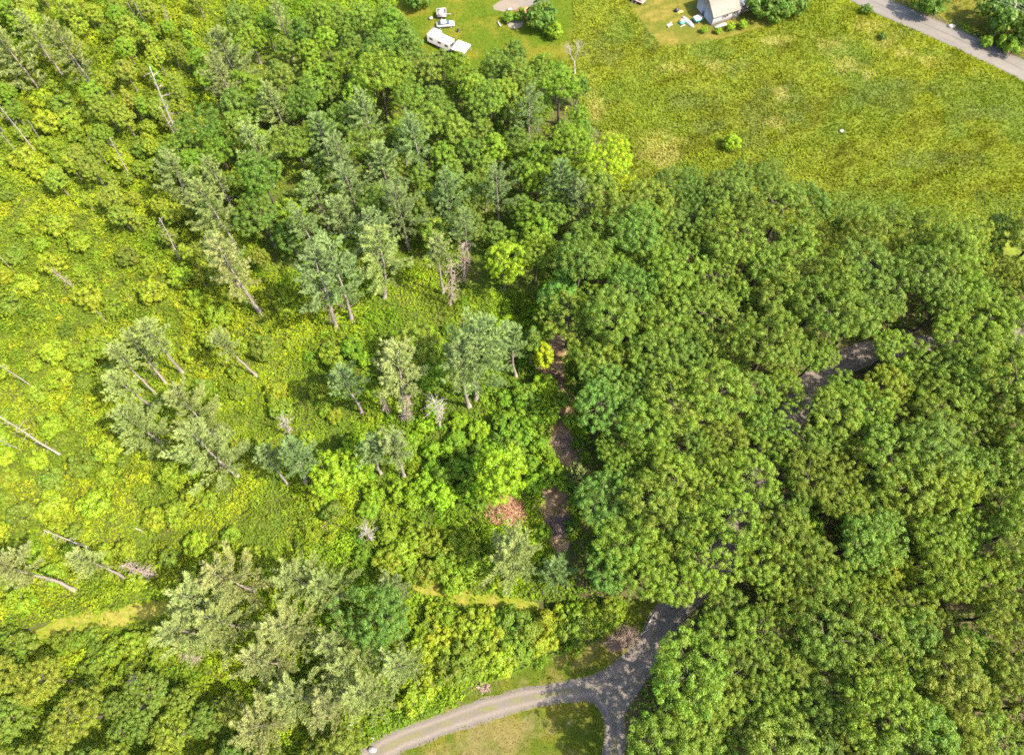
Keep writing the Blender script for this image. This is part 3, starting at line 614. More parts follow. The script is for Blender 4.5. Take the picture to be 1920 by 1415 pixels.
# --- pines whose stems stand clear in the western clearing
for tpl, base, top, col, lab in [
    (PT[0], (482, 705), (408, 628), PINEG, 'lone slim pine, bare trunk and small tuft, in the middle of the clearing'),
    (PT[1], (343, 699), (268, 600), PINEG, 'pine with bare grey trunk, upper right of the western pine clump'),
    (PD[0], (313, 720), (232, 622), PINEO, 'pine with many dead stubs along its trunk in the upper western clump'),
    (PT[2], (297, 765), (205, 700), PINEG, 'thin pine leaning out at the left of the western clump'),
    (PT[0], (293, 739), (213, 640), PINEO, 'small-topped pine between two others in the western clump'),
    (PB[0], (405, 822), (325, 722), PINEG, 'broad full pine in the heart of the western clump'),
    (PB[1], (446, 893), (352, 800), PINEO, 'broad pine with twin bare trunks showing at the foot of the western clump'),
    (PF[2], (440, 880), (400, 778), PINEG, 'pine with bleached limbs beside the twin-trunked pine'),
    (PB[2], (316, 838), (222, 770), PINEG, 'pine at the lower left of the western clump, trunk showing below'),
    (PT[1], (540, 908), (490, 822), PINEB, 'bluish pine with two bare trunks just left of the lime tree'),
    (PT[2], (572, 905), (560, 830), PINEB, 'small bluish pine with brown lower limbs beside the lime tree'),
    (PD[1], (488, 585), (405, 450), PINEO, 'dull olive pine with a brown skirt of dying limbs, upper clearing'),
    (PF[0], (452, 545), (388, 445), PINEG, 'pine behind the dull olive pine at the top of the clearing'),
    (PD[0], (632, 619), (590, 470), PINEB, 'tall bluish pine with a long twiggy trunk at the clearing\'s upper edge'),
    (PF[1], (662, 603), (612, 455), PINEB, 'bluish pine beside the long twiggy trunk at the clearing\'s upper edge'),
    (PF[2], (722, 560), (706, 425), PINEG, 'pale tall pine with spindly lower trunks, upper edge of the clearing'),
    (PT[0], (832, 553), (815, 450), PINEG, 'slender pine standing left of the pinkish dead spruces'),
    (PD[1], (757, 787), (742, 655), PINEO, 'large pale pine with a bleached skirt of dead limbs mid-clearing'),
    (PT[1], (679, 775), (632, 690), PINEB, 'small-topped pine with slanting bare trunk left of the large pale pine'),
    (PT[1], (880, 762), (866, 645), PINEB, 'bluish pine on a bare straight trunk above a scrape of soil'),
    (PF[0], (893, 750), (893, 612), PINEB, 'tallest bluish pine of the pair above the scrape of soil'),
    (PT[2], (968, 706), (968, 618), PINEB, 'slim pine with thin grey trunk next to the yellow tree'),
    (PT[0], (758, 893), (742, 820), PINEB, 'small pine with a crooked bare trunk right of the lime clump'),
    (PT[1], (715, 888), (700, 825), PINEB, 'small soft pine between the lime clump and the crooked pine'),
    (PT[2], (142, 1107), (-6, 1062), PINEO, 'pine at the left edge with a pale trunk above the grass path'),
    (PT[0], (238, 1085), (135, 1036), PINEO, 'thin pine with pale trunk above the grass path'),
    (PF[2], (366, 400), (318, 288), PINEG, 'pine on a thick dark bare trunk at the north-western woods edge')]:
    stand(tpl, 'pine_tree', base, top, lab, 'pine tree', leaf=jit(col))

# --- pines seen mostly from above
for tpl, px, py, s, col, lab in [
    (PL[0], 962, 1044, 1.12, PINEG, 'star-shaped pine beside the rust-coloured brush pile'),
    (PL[1], 1037, 1072, 0.72, PINEB, 'smaller star-shaped pine at the oak woods edge above the dirt path'),
    (PS[0], 1083, 889, 1.0, PINEG, 'pale pine sapling against the oak woods by the littered trail'),
    (PB[0], 433, 1086, 0.94, PINEO, 'uppermost big pine of the south-western pine cluster'),
    (PB[1], 378, 1130, 0.90, PINEO, 'big pine at the left of the south-western cluster by the grass path'),
    (PB[2], 350, 1185, 0.83, PINEO, 'lowest left pine of the big grey-green cluster, dead limbs below'),
    (PB[0], 418, 1165, 0.85, PINEO, 'pine in the middle of the south-western cluster'),
    (PB[1], 560, 1090, 0.77, PINEG, 'pine above the gap right of the south-western cluster'),
    (PB[0], 612, 1105, 0.76, PINEG, 'pine with fanned plumes right of the gap in the south-west'),
    (PB[2], 548, 1180, 0.83, PINEO, 'pine between the grey-green cluster and the dark broadleaf tree'),
    (PB[0], 498, 1240, 0.81, PINEO, 'pine below the gap in the south-western pines'),
    (PB[0], 628, 1212, 0.76, PINEG, 'feathery pine left of the dark broadleaf tree'),
    (PL[2], 733, 1102, 0.72, PINEB, 'pale hazy pine at the left end of the dirt path'),
    (PB[1], 655, 1255, 0.74, PINEG, 'pine directly below the dark broadleaf tree'),
    (PB[2], 690, 1300, 0.77, PINEG, 'spreading pine above the start of the gravel lane'),
    (PB[0], 752, 1250, 0.72, PINEG, 'pine at the right end of the southern pines, near the lane'),
    (PB[0], 548, 1305, 0.79, PINEO, 'pine in the lower row of the southern pines'),
    (PB[1], 495, 1362, 0.79, PINEO, 'pine near the bottom edge among olive trees'),
    (PB[2], 620, 1320, 0.74, PINEO, 'pine in the lower row nearest the gravel lane')]:
    crowned(tpl, 'pine_tree', px, py, s, lab, 'pine tree', leaf=jit(col, 0.08))
NP = [(520, 205), (418, 152), (540, 317), (610, 277), (403, 333), (400, 392), (573, 433), (402, 446), (432, 118), (525, 37), (780, 267), (750, 393), (797, 390), (840, 383), (873, 428), (700, 447),
      (933, 353), (970, 320), (1047, 363), (1085, 378), (993, 213), (657, 353), (1010, 300), (640, 420), (590, 360), (690, 225), (480, 275), (340, 240), (30, 110), (60, 60), (130, 95), (640, 300), (150, 30), (720, 330)]
for i, (px, py) in enumerate([q for j, q in enumerate(NP) if j % 5 != 2]):
    t = [PF, PF, PL, PD][i % 4]; t = t[i % len(t)]; s = rnd.uniform(0.78, 0.98) * (1.2 if t in PL else 1.0)
    c = jit(PINEB if px > 560 else PINEG)
    w = ('in the front row of pines above the clearing' if py > 375 and px > 500 else 'among broadleaf trees in the northern woods' if px > 560 else 'at the upper left corner of the woods' if px < 200 else 'in the north-western part of the woods')
    crowned(t, 'pine_tree', px, py, s, '%s pine %s' % ('bluish-green' if px > 560 else 'grey-green', w), 'pine tree', leaf=c, group='pines ' + w)

# --- standing dead trees
for tpl, base, top, lab in [
    (SN[0], (347, 291), (276, 122), 'tallest bare grey snag in the upper left, leaning left'), (SN[1], (336, 268), (300, 200), 'shorter bare pole beside the tallest snag'),
    (SN[2], (341, 492), (297, 408), 'bare white snag at the left foot of the northern woods'), (SN[3], (66, 284), (-2, 200), 'long bare snag at the left edge, upper of a pair'),
    (SN[0], (34, 288), (-4, 246), 'bare snag at the left edge, lower of a pair'), (SN[1], (77, 264), (58, 226), 'short bare snag right of the left edge pair'),
    (SN[2], (284, 64), (246, -6), 'thick bare snag reaching the top edge'), (SN[3], (270, 60), (238, 5), 'thin pole beside the thick snag at the top edge'),
    (SN[0], (187, 300), (164, 258), 'thin pale snag among yellow-green shrubs, upper left'), (SN[1], (244, 332), (204, 258), 'faint slanting snag in pale brush, upper left'),
    (SN[2], (223, 384), (195, 348), 'short grey snag below the pale brush'), (SN[3], (492, 593), (461, 548), 'short white snag right of the dull olive pine'),
    (SN[0], (209, 612), (180, 582), 'broken snag at the top left of the western clump'), (SB[0], (138, 541), (96, 503), 'dark twiggy snag alone in the western clearing'),
    (SN[1], (254, 572), (238, 550), 'little broken snag above the western clump'), (SN[2], (56, 722), (-4, 680), 'snag leaning out of the left edge, middle height'),
    (SN[3], (114, 853), (-6, 781), 'long pale snag leaning out of the left edge below the middle'), (SN[0], (38, 843), (-6, 822), 'shorter snag under the long pale one at the left edge'),
    (SN[1], (168, 1027), (82, 992), 'pale snag upper left of the grass path'), (SB[1], (294, 1078), (226, 1060), 'twiggy pale snag pointing left above the grass path'),
    (SN[2], (26, 509), (-4, 470), 'snag at the left edge above the twiggy snag'), (SN[3], (167, 160), (128, 100), 'thin snag in the upper left woods'),
    (SN[0], (135, 45), (118, -8), 'thin snag near the top left corner'), (SN[1], (40, 40), (22, -4), 'short thin snag in the top left corner'), (SN[2], (92, 165), (52, 118), 'slanting snag in the top left woods'),
    (SB[0], (844, 574), (848, 488), 'pinkish dead spruce at the clearing\'s upper right, lower of two'), (SB[1], (873, 530), (868, 455), 'pinkish dead spruce at the clearing\'s upper right, upper of two'),
    (SB[2], (764, 792), (764, 745), 'stubby bleached dead spruce under the large pale pine'), (SB[0], (726, 778), (716, 742), 'small grey dead spruce left of the large pale pine'),
    (SW[0], (826, 802), (814, 752), 'little bleached skeleton tree right of the large pale pine'), (SW[1], (546, 820), (530, 785), 'little white skeleton tree alone in green brush'),
    (SW[0], (420, 838), (398, 770), 'white dead tree with spiky limbs in the western clump'), (SW[1], (698, 1016), (684, 992), 'small white dead stump of twigs in bright green shrubs'),
    (SB[1], (322, 58), (305, 8), 'pinkish dead tree with many twigs near the top edge'), (SB[2], (556, 92), (540, 55), 'bare twiggy grey tree among the top woods'),
    (SB[0], (806, 322), (798, 278), 'pinkish twiggy tree top in the northern woods'), (SN[3], (705, 182), (692, 118), 'bleached bare trunk rising in the northern woods'),
    (DO[0], (1078, 138), (1070, 72), 'white dead tree with spreading limbs at the field\'s left edge'),
    (SW[1], (275, 1280), (245, 1274), 'grey dead tree with long twigs in the lower left shrubs'), (SW[0], (280, 1328), (262, 1324), 'small greyish dead treetop in the lower left shrubs'),
    (SB[1], (350, 410), (318, 395), 'grey dead crown in the north-western shrubs'), (SB[2], (316, 1400), (310, 1368), 'grey dead top at the bottom edge'),
    (SB[0], (458, 1176), (452, 1146), 'bleached dead limbs showing right of the south-western pines'), (SB[1], (380, 1236), (338, 1228), 'bleached dead limbs showing below the south-western pines')]:
    stand(tpl, 'dead_tree', base, top, lab, 'dead tree')

# --- single broadleaf trees that stand out
for tpl, name, px, py, s, col, lab in [
    (MAPLE[0], 'lime_green_tree', 934, 886, 1.22, LIME, 'round lime-green tree above the rust-coloured brush pile'),
    (MAPLE[1], 'lime_green_tree', 622, 888, 1.02, LIME, 'lime-green tree at the left of the lime clump in mid-clearing'),
    (MAPLE[2], 'lime_green_tree', 664, 872, 1.0, LIME, 'lime-green tree at the right of the lime clump in mid-clearing'),
    (MAPLE[3], 'maple_tree', 783, 650, 1.12, OLV, 'broad olive tree behind the large pale pine'),
    (MAPLE[0], 'maple_tree', 812, 700, 0.85, MIDG, 'mid-green tree right of the large pale pine'),
    (SLIM[0], 'slender_tree', 997, 645, 1.05, DEEP, 'dark green column-shaped tree between slim pine and yellow tree'),
    (SLIM[1], 'slender_tree', 1020, 665, 0.95, YEL, 'narrow bright yellow-green tree at the oak woods edge'),
    (MAPLE[4], 'maple_tree', 945, 490, 1.12, LIME, 'lime-green tree at the head of the clearing right of dead spruces'),
    (MAPLE[1], 'maple_tree', 1010, 440, 0.95, MIDG, 'fresh green tree above the head of the clearing'),
    (OAK[0], 'maple_tree', 1148, 300, 0.92, YEL, 'bright yellow-green tree at the woods corner by the field'),
    (OAK[1], 'maple_tree', 1165, 358, 0.72, YEL, 'smaller yellow-green tree below the bright one at the field corner'),
    (MAPLE[2], 'maple_tree', 1100, 318, 0.95, LIME, 'lime-green tree left of the bright yellow-green one'),
    (OAK[2], 'maple_tree', 1052, 160, 0.86, MIDG, 'round green tree just below the white dead tree'),
    (OAK[3], 'maple_tree', 1075, 262, 0.8, (0.075, 0.12, 0.014), 'green tree bordering the field above the bright yellow one'),
    (OAK[4], 'broadleaf_tree', 717, 1150, 0.95, (0.045, 0.080, 0.020), 'dark broadleaf tree among the southern pines'),
    (OAK[5], 'broadleaf_tree', 700, 1190, 0.72, DEEP, 'small dark broadleaf tree at the foot of the bigger dark one'),
    (SLIM[2], 'slender_tree', 1350, 1385, 0.85, YEL, 'bright yellow-green treetop in the bottom oak woods'),
    (MAPLE[3], 'maple_tree', 1675, 1065, 0.9, (0.11, 0.12, 0.014), 'golden-green narrow tree in the eastern oak woods'),
    (MAPLE[0], 'maple_tree', 1512, 1000, 0.8, (0.08, 0.13, 0.014), 'fresh green tree beside a dark hole in the oak woods'),
    (BUSH[2], 'shade_tree', 1015, 32, 2.1, DEEP, 'dark round bush-like tree beside the dirt pile'),
    (BUSH[3], 'shade_tree', 1742, 2, 2.2, DEEP, 'dark tree on the far verge near the top edge'),
    (BUSH[1], 'shade_tree', 1882, 22, 3.1, DEEP, 'big dark tree beside the utility pole'),
    (BUSH[3], 'shade_tree', 1932, 52, 2.7, DEEP, 'dark tree at the right edge behind the utility pole'),
    (BUSH[1], 'shade_tree', 1895, 82, 1.5, MIDG, 'small green tree below the utility pole'),
    (BUSH[4], 'shade_tree', 1428, 10, 2.0, DEEP, 'dark tree touching the right end of the white house'),
    (BUSH[0], 'shade_tree', 1460, 14, 2.0, DEEP, 'middle dark tree right of the white house'),
    (BUSH[2], 'shade_tree', 1490, 6, 1.9, DEEP, 'outer dark tree right of the white house'),
    (BUSH[0], 'shade_tree', 785, -5, 1.9, DEEP, 'dark tree at the top edge above the camper'),
    (MAPLE[3], 'maple_tree', 1050, 560, 1.02, (0.055, 0.11, 0.030), 'feathery blue-green tree at the upper corner of the oak woods'),
    (MAPLE[4], 'maple_tree', 965, 100, 0.78, DEEP, 'dark green tree below the campsite lawn')]:
    crowned(tpl, name, px, py, s, lab, 'tree', leaf=jit(col, 0.04))

# --- masses: pick free spots inside an outline (of crowns) until it is full
def hue_word(c):
    r, g, b = c
    if r > 0.095 and g > 0.13: return 'yellow-green'
    if g < 0.088: return 'dark green'
    if r / g > 0.74: return 'olive'
    return 'blue-green' if b > 0.0235 else 'mid-green'
LANE_SEEN = [(80, 1188, 6), (120, 1176, 6), (160, 1168, 6), (200, 1162, 7), (240, 1154, 7), (280, 1145, 7), (315, 1136, 6), (790, 1098, 4), (830, 1110, 5), (870, 1119, 6), (910, 1127, 7), (950, 1133, 7), (990, 1138, 7), (864, 88, 12), (845, 84, 6), (825, 70, 4), (1484, 780, 10), (1502, 752, 12), (1522, 728, 14), (1542, 703, 14), (1566, 690, 13), (1590, 676, 12), (1615, 668, 10), (1640, 661, 6), (1218, 1240, 34), (1238, 1200, 28), (1222, 1200, 22), (1252, 1155, 8),
             (1180, 1250, 28), (1140, 1290, 26), (1150, 1330, 34), (1152, 1370, 36), (1150, 1412, 36), (1090, 1290, 20), (1000, 1300, 20), (900, 1320, 20), (800, 1360, 20), (730, 1400, 20)]
def fill(poly, tpls, cols, n, smin, smax, k, naming, tries=9000, small=0.0, margin=0.75, zs=(0.85, 1.1)):
    made = 0; poly = np.array(poly, float); lo, hi = poly.min(0), poly.max(0); new = []
    for _ in range(tries):
        if made >= n: break
        px = rnd.uniform(lo[0], hi[0]); py = rnd.uniform(lo[1], hi[1])
        if not inside(poly, [px], [py])[0]: continue
        t = rnd.choice(tpls); s = rnd.uniform(smin, smax); sz = rnd.uniform(*zs); p = crown_at(t, px, py, s, sz); R = t['R'] * s
        if any((p.x - a) ** 2 + (p.y - b) ** 2 < (k * (R + r)) ** 2 for a, b, r, h in PLACED): continue
        d = p.y * SP + (CAM_H - p.z) * CP; rp = FPX * R / d
        if any(math.hypot(px - a, py - b) < rp * margin + w for a, b, w in LANE_SEEN): continue
        if dist_line(LANE[::3], [p.x], [p.y])[0] < 2.6 or dist_line(SPUR[::3], [p.x], [p.y])[0] < 2.4: continue
        c = jit(rnd.choice(cols(px, py) if callable(cols) else cols), 0.13); name, lab, cat, grp = naming(px, py, c, R)
        put(t, name, p, lab, cat, grp, s=s, sz=sz, leaf=c); made += 1
    print('fill', made); return made
def oak_where(px, py):
    lane_x = np.interp(py, [640, 660, 700, 780, 900, 1000, 1150, 1250, 1415], [1750, 1620, 1540, 1480, 1410, 1370, 1260, 1200, 1160])
    if py < 640 or px < lane_x:
        if py < 470: return 'in the first rows below the field' + (', west end' if px < 1400 else ', east end' if px > 1660 else '')
        if px < 1190 and py > 560: return 'facing the clearing, ' + ('above the trail' if py < 720 else 'beside the trail' if py < 960 else 'above the lane mouth')
        if px > 1500: return 'north of the lane bend' + (', right edge' if px > 1760 else '')
        return 'between clearing and lane, ' + ('upper part' if py < 650 else 'middle part' if py < 860 else 'lower part')
    if px - lane_x < 130: return 'right of the lane, ' + ('at its bend' if py < 850 else 'halfway down' if py < 1080 else 'by the fork')
    if py > 1230: return 'below the fork' + (', in the corner' if px > 1640 else '')
    return 'deep in the eastern woods' + (', right edge' if px > 1750 else ', upper part' if py < 900 else ', lower part')
def oak_name(px, py, c, R):
    w = oak_where(px, py); z = 'large' if R > 4.7 else 'small' if R < 3.9 else 'middle-sized'
    return 'oak_tree', '%s %s oak %s' % (z, hue_word(c), w), 'oak tree', 'oaks ' + w.split(',')[0]
def oak_cols(px, py):
    b = [(0.062, 0.094, 0.018), (0.070, 0.102, 0.017), (0.054, 0.088, 0.019), (0.064, 0.098, 0.016)]
    if px > 1450: b += [(0.070, 0.096, 0.014), (0.076, 0.100, 0.014), (0.064, 0.088, 0.015)]
    if py < 420 and px > 1220: b = [(0.050, 0.084, 0.020), (0.060, 0.092, 0.020), (0.056, 0.082, 0.016)]
    if px < 1200: b += [(0.055, 0.100, 0.024)]
    return b
WOODS_E = [(1098, 1085), (1100, 1000), (1118, 900), (1112, 800), (1105, 710), (1085, 650), (1060, 600), (1050, 520), (1070, 450), (1130, 410), (1235, 345), (1300, 340), (1400, 325), (1480, 335), (1560, 380), (1660, 400), (1760, 410),
           (1900, 420), (2010, 440), (2010, 1480), (1208, 1480), (1216, 1400), (1228, 1335), (1280, 1285), (1322, 1220), (1335, 1165), (1290, 1120), (1200, 1105)]
for px, py, s_, lab in [(1262, 1092, 0.86, 'oak overhanging the gravel lane where it enters the woods'), (1318, 1062, 0.95, 'oak behind the one that overhangs the lane mouth'), (1215, 1068, 0.9, 'oak left of the one that overhangs the lane mouth'),
                        (1790, 622, 0.95, 'oak closing over the lane beyond its bend'), (1852, 612, 1.0, 'second oak closing over the lane beyond its bend'), (1908, 600, 1.0, 'oak over the lane at the right edge of the photo'), (1835, 655, 0.9, 'oak on the near side of the hidden lane beyond its bend'), (1408, 886, 0.92, 'oak leaning over the lane below its visible bend'), (1466, 842, 0.78, 'small oak beside the lane just below its visible bend')]:
    crowned(OAK[int(px) % 8], 'oak_tree', px, py, s_, lab, 'oak tree', leaf=(0.072, 0.108, 0.016))
fill(WOODS_E, OAK, oak_cols, 292, 0.70, 1.14, 0.57, oak_name, 16000, margin=0.5, zs=(0.9, 1.08))
def north_name(px, py, c, R):
    w = 'bordering the field' if px > 1020 and py < 420 else 'near the white camper' if py < 150 and px > 700 else 'behind the pine row' if py > 340 else 'in the middle of the northern woods' if px > 650 else 'in the north-western woods'
    return 'broadleaf_tree', '%s %s broadleaf tree %s' % ('large' if R > 3.8 else 'small', hue_word(c), w), 'tree', 'broadleaf trees ' + w
WOODS_N = [(400, 30), (600, 20), (740, 20), (780, 95), (860, 118), (960, 110), (1030, 118), (1085, 160), (1120, 240), (1150, 330), (1180, 390), (1060, 430), (1000, 480), (900, 470), (760, 440), (640, 470), (520, 470), (450, 420), (350, 400), (310, 290), (400, 200)]
fill(WOODS_N, MAPLE + MAPLE + OAK[:3], [(0.060, 0.100, 0.014), (0.056, 0.090, 0.020), (0.060, 0.094, 0.018), (0.068, 0.100, 0.020), (0.078, 0.118, 0.014), (0.046, 0.080, 0.016)], 130, 0.66, 0.98, 0.60, north_name, 9000)
def nw_name(px, py, c, R):
    w = 'at the top left corner' if py < 130 else 'around the tall snags, upper left'
    return 'slender_tree', '%s young tree %s' % (hue_word(c), w), 'tree', 'young trees ' + w
fill([(-40, -20), (400, -20), (390, 150), (320, 260), (180, 200), (60, 190), (-40, 260)], MAPLE + SLIM, [OLV, (0.10, 0.13, 0.016), (0.075, 0.12, 0.015), MIDG, (0.088, 0.112, 0.018)], 70, 0.40, 0.74, 0.62, nw_name)
def slope_name(px, py, c, R):
    w = 'left of the northern woods'
    return 'slender_tree', '%s %s young tree %s' % ('bigger' if R > 2.0 else 'small', hue_word(c), w), 'tree', 'young trees ' + w
fill([(170, 230), (320, 270), (470, 440), (540, 540), (420, 560), (310, 470), (200, 400), (60, 330)], MAPLE + SLIM, [OLV, (0.095, 0.125, 0.016), (0.078, 0.115, 0.016), (0.11, 0.13, 0.016)], 34, 0.34, 0.66, 0.72, slope_name)
def sw_name(px, py, c, R):
    w = 'in the lower left corner' if px < 260 else 'at the bottom edge left of the lane'
    return 'broadleaf_tree', '%s %s tree %s' % ('large' if R > 3.1 else 'small', hue_word(c), w), 'tree', 'broadleaf trees ' + w
fill([(-40, 1275), (120, 1262), (200, 1290), (330, 1310), (470, 1300), (680, 1345), (660, 1450), (-40, 1450)], MAPLE + OAK[:2], [(0.070, 0.092, 0.018), (0.062, 0.086, 0.016), (0.054, 0.080, 0.018), (0.078, 0.100, 0.016)], 30, 0.55, 0.9, 0.74, sw_name)
# --- shrubs that stand out of the weeds
def shrub_name(px, py, c, R):
    if px > 780 and py > 1080: w = 'in the thicket between dirt path and lane'
    elif py < 420: w = 'in the upper left brush'
    elif px < 360: w = 'along the left side of the clearing'
    elif py > 1080: w = 'around the southern pines'
    elif px < 700: w = 'in the middle of the clearing'
    else: w = 'left of the littered trail'
    return 'shrub', '%s %s shrub %s' % ('large' if R > 1.9 else 'small', hue_word(c), w), 'shrub', 'shrubs ' + w
def shrub_cols(px, py):
    if py > 1180: return [(0.066, 0.094, 0.012), (0.054, 0.080, 0.012), (0.076, 0.104, 0.012)]
    if px > 640 and py < 1080: return [(0.062, 0.115, 0.012), (0.074, 0.130, 0.010), (0.050, 0.092, 0.014), (0.082, 0.138, 0.010)]
    return [(0.088, 0.124, 0.012), (0.076, 0.108, 0.012), (0.058, 0.086, 0.014), (0.100, 0.130, 0.012)]
clear_ok = lambda px, py: not (open_mask(np.array([at(px, py, 1).x]), np.array([at(px, py, 1).y]))[0] or path_mask(np.array([at(px, py, 1).x]), np.array([at(px, py, 1).y]))[0])
fill([(800, 1138), (900, 1155), (1000, 1162), (1110, 1140), (1145, 1145), (1120, 1172), (1040, 1200), (960, 1228), (880, 1258), (820, 1285), (770, 1310), (760, 1260), (790, 1200)], BUSH, [(0.076, 0.112, 0.012), (0.088, 0.122, 0.012), (0.060, 0.092, 0.014), (0.098, 0.128, 0.012)], 46, 0.95, 1.6, 0.55, shrub_name)
fill([(720, 1000), (870, 1010), (900, 1080), (850, 1095), (760, 1085), (700, 1060)], BUSH, [(0.080, 0.115, 0.012), (0.070, 0.100, 0.012)], 12, 1.1, 1.7, 0.6, shrub_name)
fill([(700, 760), (1030, 720), (1010, 860), (1000, 930), (880, 950), (820, 930), (700, 960), (600, 960), (590, 930), (720, 900)], BUSH, shrub_cols, 40, 0.8, 1.6, 0.7, shrub_name)
fill([(-30, 300), (300, 280), (420, 480), (600, 620), (760, 600), (980, 620), (960, 760), (700, 800), (560, 960), (760, 1000), (700, 1060), (520, 1050), (330, 1060), (250, 1100), (-30, 1150)], BUSH, shrub_cols, 130, 0.6, 1.5, 0.7, shrub_name)
fill([(-30, 1190), (300, 1190), (330, 1290), (-30, 1290)], BUSH, shrub_cols, 26, 0.8, 1.5, 0.8, shrub_name)
fill([(-30, 160), (300, 200), (330, 300), (-30, 330)], BUSH, shrub_cols, 26, 0.9, 1.7, 0.8, shrub_name)
for px, py, s, c, lab in [(1372, 266, 1.15, (0.11, 0.165, 0.012), 'round lime-green shrub alone in the field'), (1625, 17, 0.75, DEEP, 'small dark shrub at the near edge of the paved road'), (1655, 68, 0.55, DEEP, 'little dark shrub in pale grass near the road'),
                          (975, 30, 0.95, MIDG, 'leafy green garden shrub left of the dirt pile'), (955, 34, 0.8, MIDG, 'leftmost leafy plant of the garden beside the dirt pile'), (1392, 47, 0.6, (0.10, 0.16, 0.012), 'bright shrub under the annex wall of the white house'),
                          (1370, 51, 0.55, (0.10, 0.16, 0.012), 'bright shrub under the front wall of the white house'), (1346, 58, 0.5, (0.09, 0.15, 0.012), 'bright shrub at the front corner of the white house'), (1320, 57, 0.45, (0.09, 0.15, 0.012), 'low shrub beside the upturned boat'),
                          (1040, 60, 1.1, (0.09, 0.14, 0.012), 'bright green shrub right below the dark round tree'), (1850, 78, 0.9, MIDG, 'roadside shrub left below the utility pole'),
                          (1048, 752, 1.0, MIDG, 'green shrub growing in the littered trail, uppermost'), (1030, 778, 1.1, (0.07, 0.12, 0.012), 'bright shrub on the left side of the littered trail'), (1068, 790, 0.8, MIDG, 'small shrub on the oak side of the littered trail'),
                          (1060, 905, 1.05, MIDG, 'green shrub growing in the littered trail beside the pine sapling'), (1032, 892, 1.2, (0.075, 0.125, 0.012), 'bright shrub left of the pine sapling'), (1030, 850, 0.7, MIDG, 'low shrub beside the grey slash'),
                          (1082, 935, 0.9, MIDG, 'shrub below the pine sapling at the oak edge'), (1018, 1000, 0.9, (0.065, 0.11, 0.012), 'shrub between star-shaped pine and littered trail'), (1075, 985, 0.8, DEEP, 'dark shrub right of the dark slash')]:
    crowned(BUSH[rnd.randrange(5)], 'shrub', px, py, s, lab, 'shrub', leaf=c)

# --- same-looking neighbours get their place in the row
ORD = ['second', 'third', 'fourth', 'fifth', 'sixth', 'seventh', 'eighth', 'ninth', 'tenth', 'eleventh', 'twelfth']
def in_row(lst, pre):
    lst = sorted(lst, key=lambda t: t[0])
    for i, (px, py, o) in enumerate(lst):
        if len(lst) == 1 and pre: w = pre
        elif i == 0: w = (pre + ', ' if pre else '') + 'leftmost'
        elif i == len(lst) - 1: w = (pre + ', ' if pre else '') + 'rightmost'
        else: w = (pre + ', ' if pre else '') + ORD[min(i - 1, 10)] + ' from left'
        t = o['label'] + ', ' + w
        while len(t.split()) > 16 and ' the ' in t: t = t.replace(' the ', ' ', 1)
        o['label'] = t
by = {}
for o in bpy.data.objects:
    if o.type == 'EMPTY' and o.get('group'): by.setdefault(o['label'], []).append((*proj(o.location.x, o.location.y, 6.0), o))
for lab, lst in by.items():
    n = len(lst)
    if n < 2: continue
    bands = [''] if n <= 6 else ['upper row', 'lower row'] if n <= 13 else ['upper row', 'middle row', 'lower row'] if n <= 22 else ['top row', 'upper row', 'lower row', 'bottom row']
    lst.sort(key=lambda t: t[1]); cut = [round(n * k / len(bands)) for k in range(len(bands) + 1)]
    for k, b in enumerate(bands): in_row(lst[cut[k]:cut[k + 1]], b)
# ------------------------------------------------------------------ brush piles, logs, stones
def brush_pile(p, R, Hh, n, cols, label, seed, L=1.6):
    r = np.random.default_rng(seed); a = r.uniform(0, 6.283, n); q = np.sqrt(r.random(n)) * R; z = Hh * (1 - (q / R) ** 2) * r.uniform(0.25, 1.0, n) + 0.05
    P = np.column_stack([q * np.cos(a), q * np.sin(a) * 0.8, z]); d = unit(r.normal(size=(n, 3)) * np.array([1, 1, 0.28])); Lh = r.uniform(0.3, 1.0, n)[:, None] * L / 2
    c = np.asarray(cols)[r.integers(0, len(cols), n)] * r.uniform(0.75, 1.25, (n, 1)); g = Geo(); g.sticks(P - d * Lh, P + d * Lh, r.uniform(0.03, 0.07, n), 0.015, c)
    o = link('brush_pile', g.mesh('brush_pile', M['dead']), loc=(p.x, p.y, 0.0)); return tag(o, label, 'brush pile')
brush_pile(at(950, 958, 0.8), 3.7, 1.6, 1500, [(0.30, 0.155, 0.09), (0.33, 0.20, 0.125), (0.25, 0.13, 0.08)], 'rust-coloured pile of dead pine boughs beside the star-shaped pine', 1)
brush_pile(at(1178, 1192, 0.3), 1.7, 0.55, 200, [(0.187, 0.146, 0.114), (0.146, 0.104, 0.078)], 'tangle of cut branches on the verge by the lane mouth', 2, 2.6)
brush_pile(at(1155, 1205, 0.3), 1.6, 0.6, 220, [(0.187, 0.130, 0.094), (0.218, 0.156, 0.125)], 'small heap of dry twigs at the shrub edge by the lane', 3)
brush_pile(at(908, 1288, 0.3), 0.9, 0.3, 90, [(0.239, 0.187, 0.156), (0.187, 0.130, 0.094)], 'low heap of pale twigs at the shrub edge above the lane', 4)
brush_pile(at(1898, 92, 0.3), 2.0, 0.9, 420, [(0.218, 0.125, 0.083), (0.187, 0.146, 0.125)], 'reddish brush heap beside the paved road near the right edge', 5, 2.2)
brush_pile(at(622, 982, 0.4), 1.5, 0.7, 260, [(0.229, 0.146, 0.094), (0.260, 0.187, 0.146)], 'small orange heap of dead needles in mid-clearing shrubs', 6)
brush_pile(at(1035, 715, 0.3), 2.6, 0.7, 420, [(0.156, 0.104, 0.073), (0.198, 0.140, 0.104)], 'slash of brown branches at the head of the littered trail', 7, 2.2)
brush_pile(at(1060, 835, 0.3), 2.8, 0.6, 420, [(0.156, 0.104, 0.083), (0.208, 0.156, 0.130)], 'slash of grey branches halfway down the littered trail', 8, 2.4)
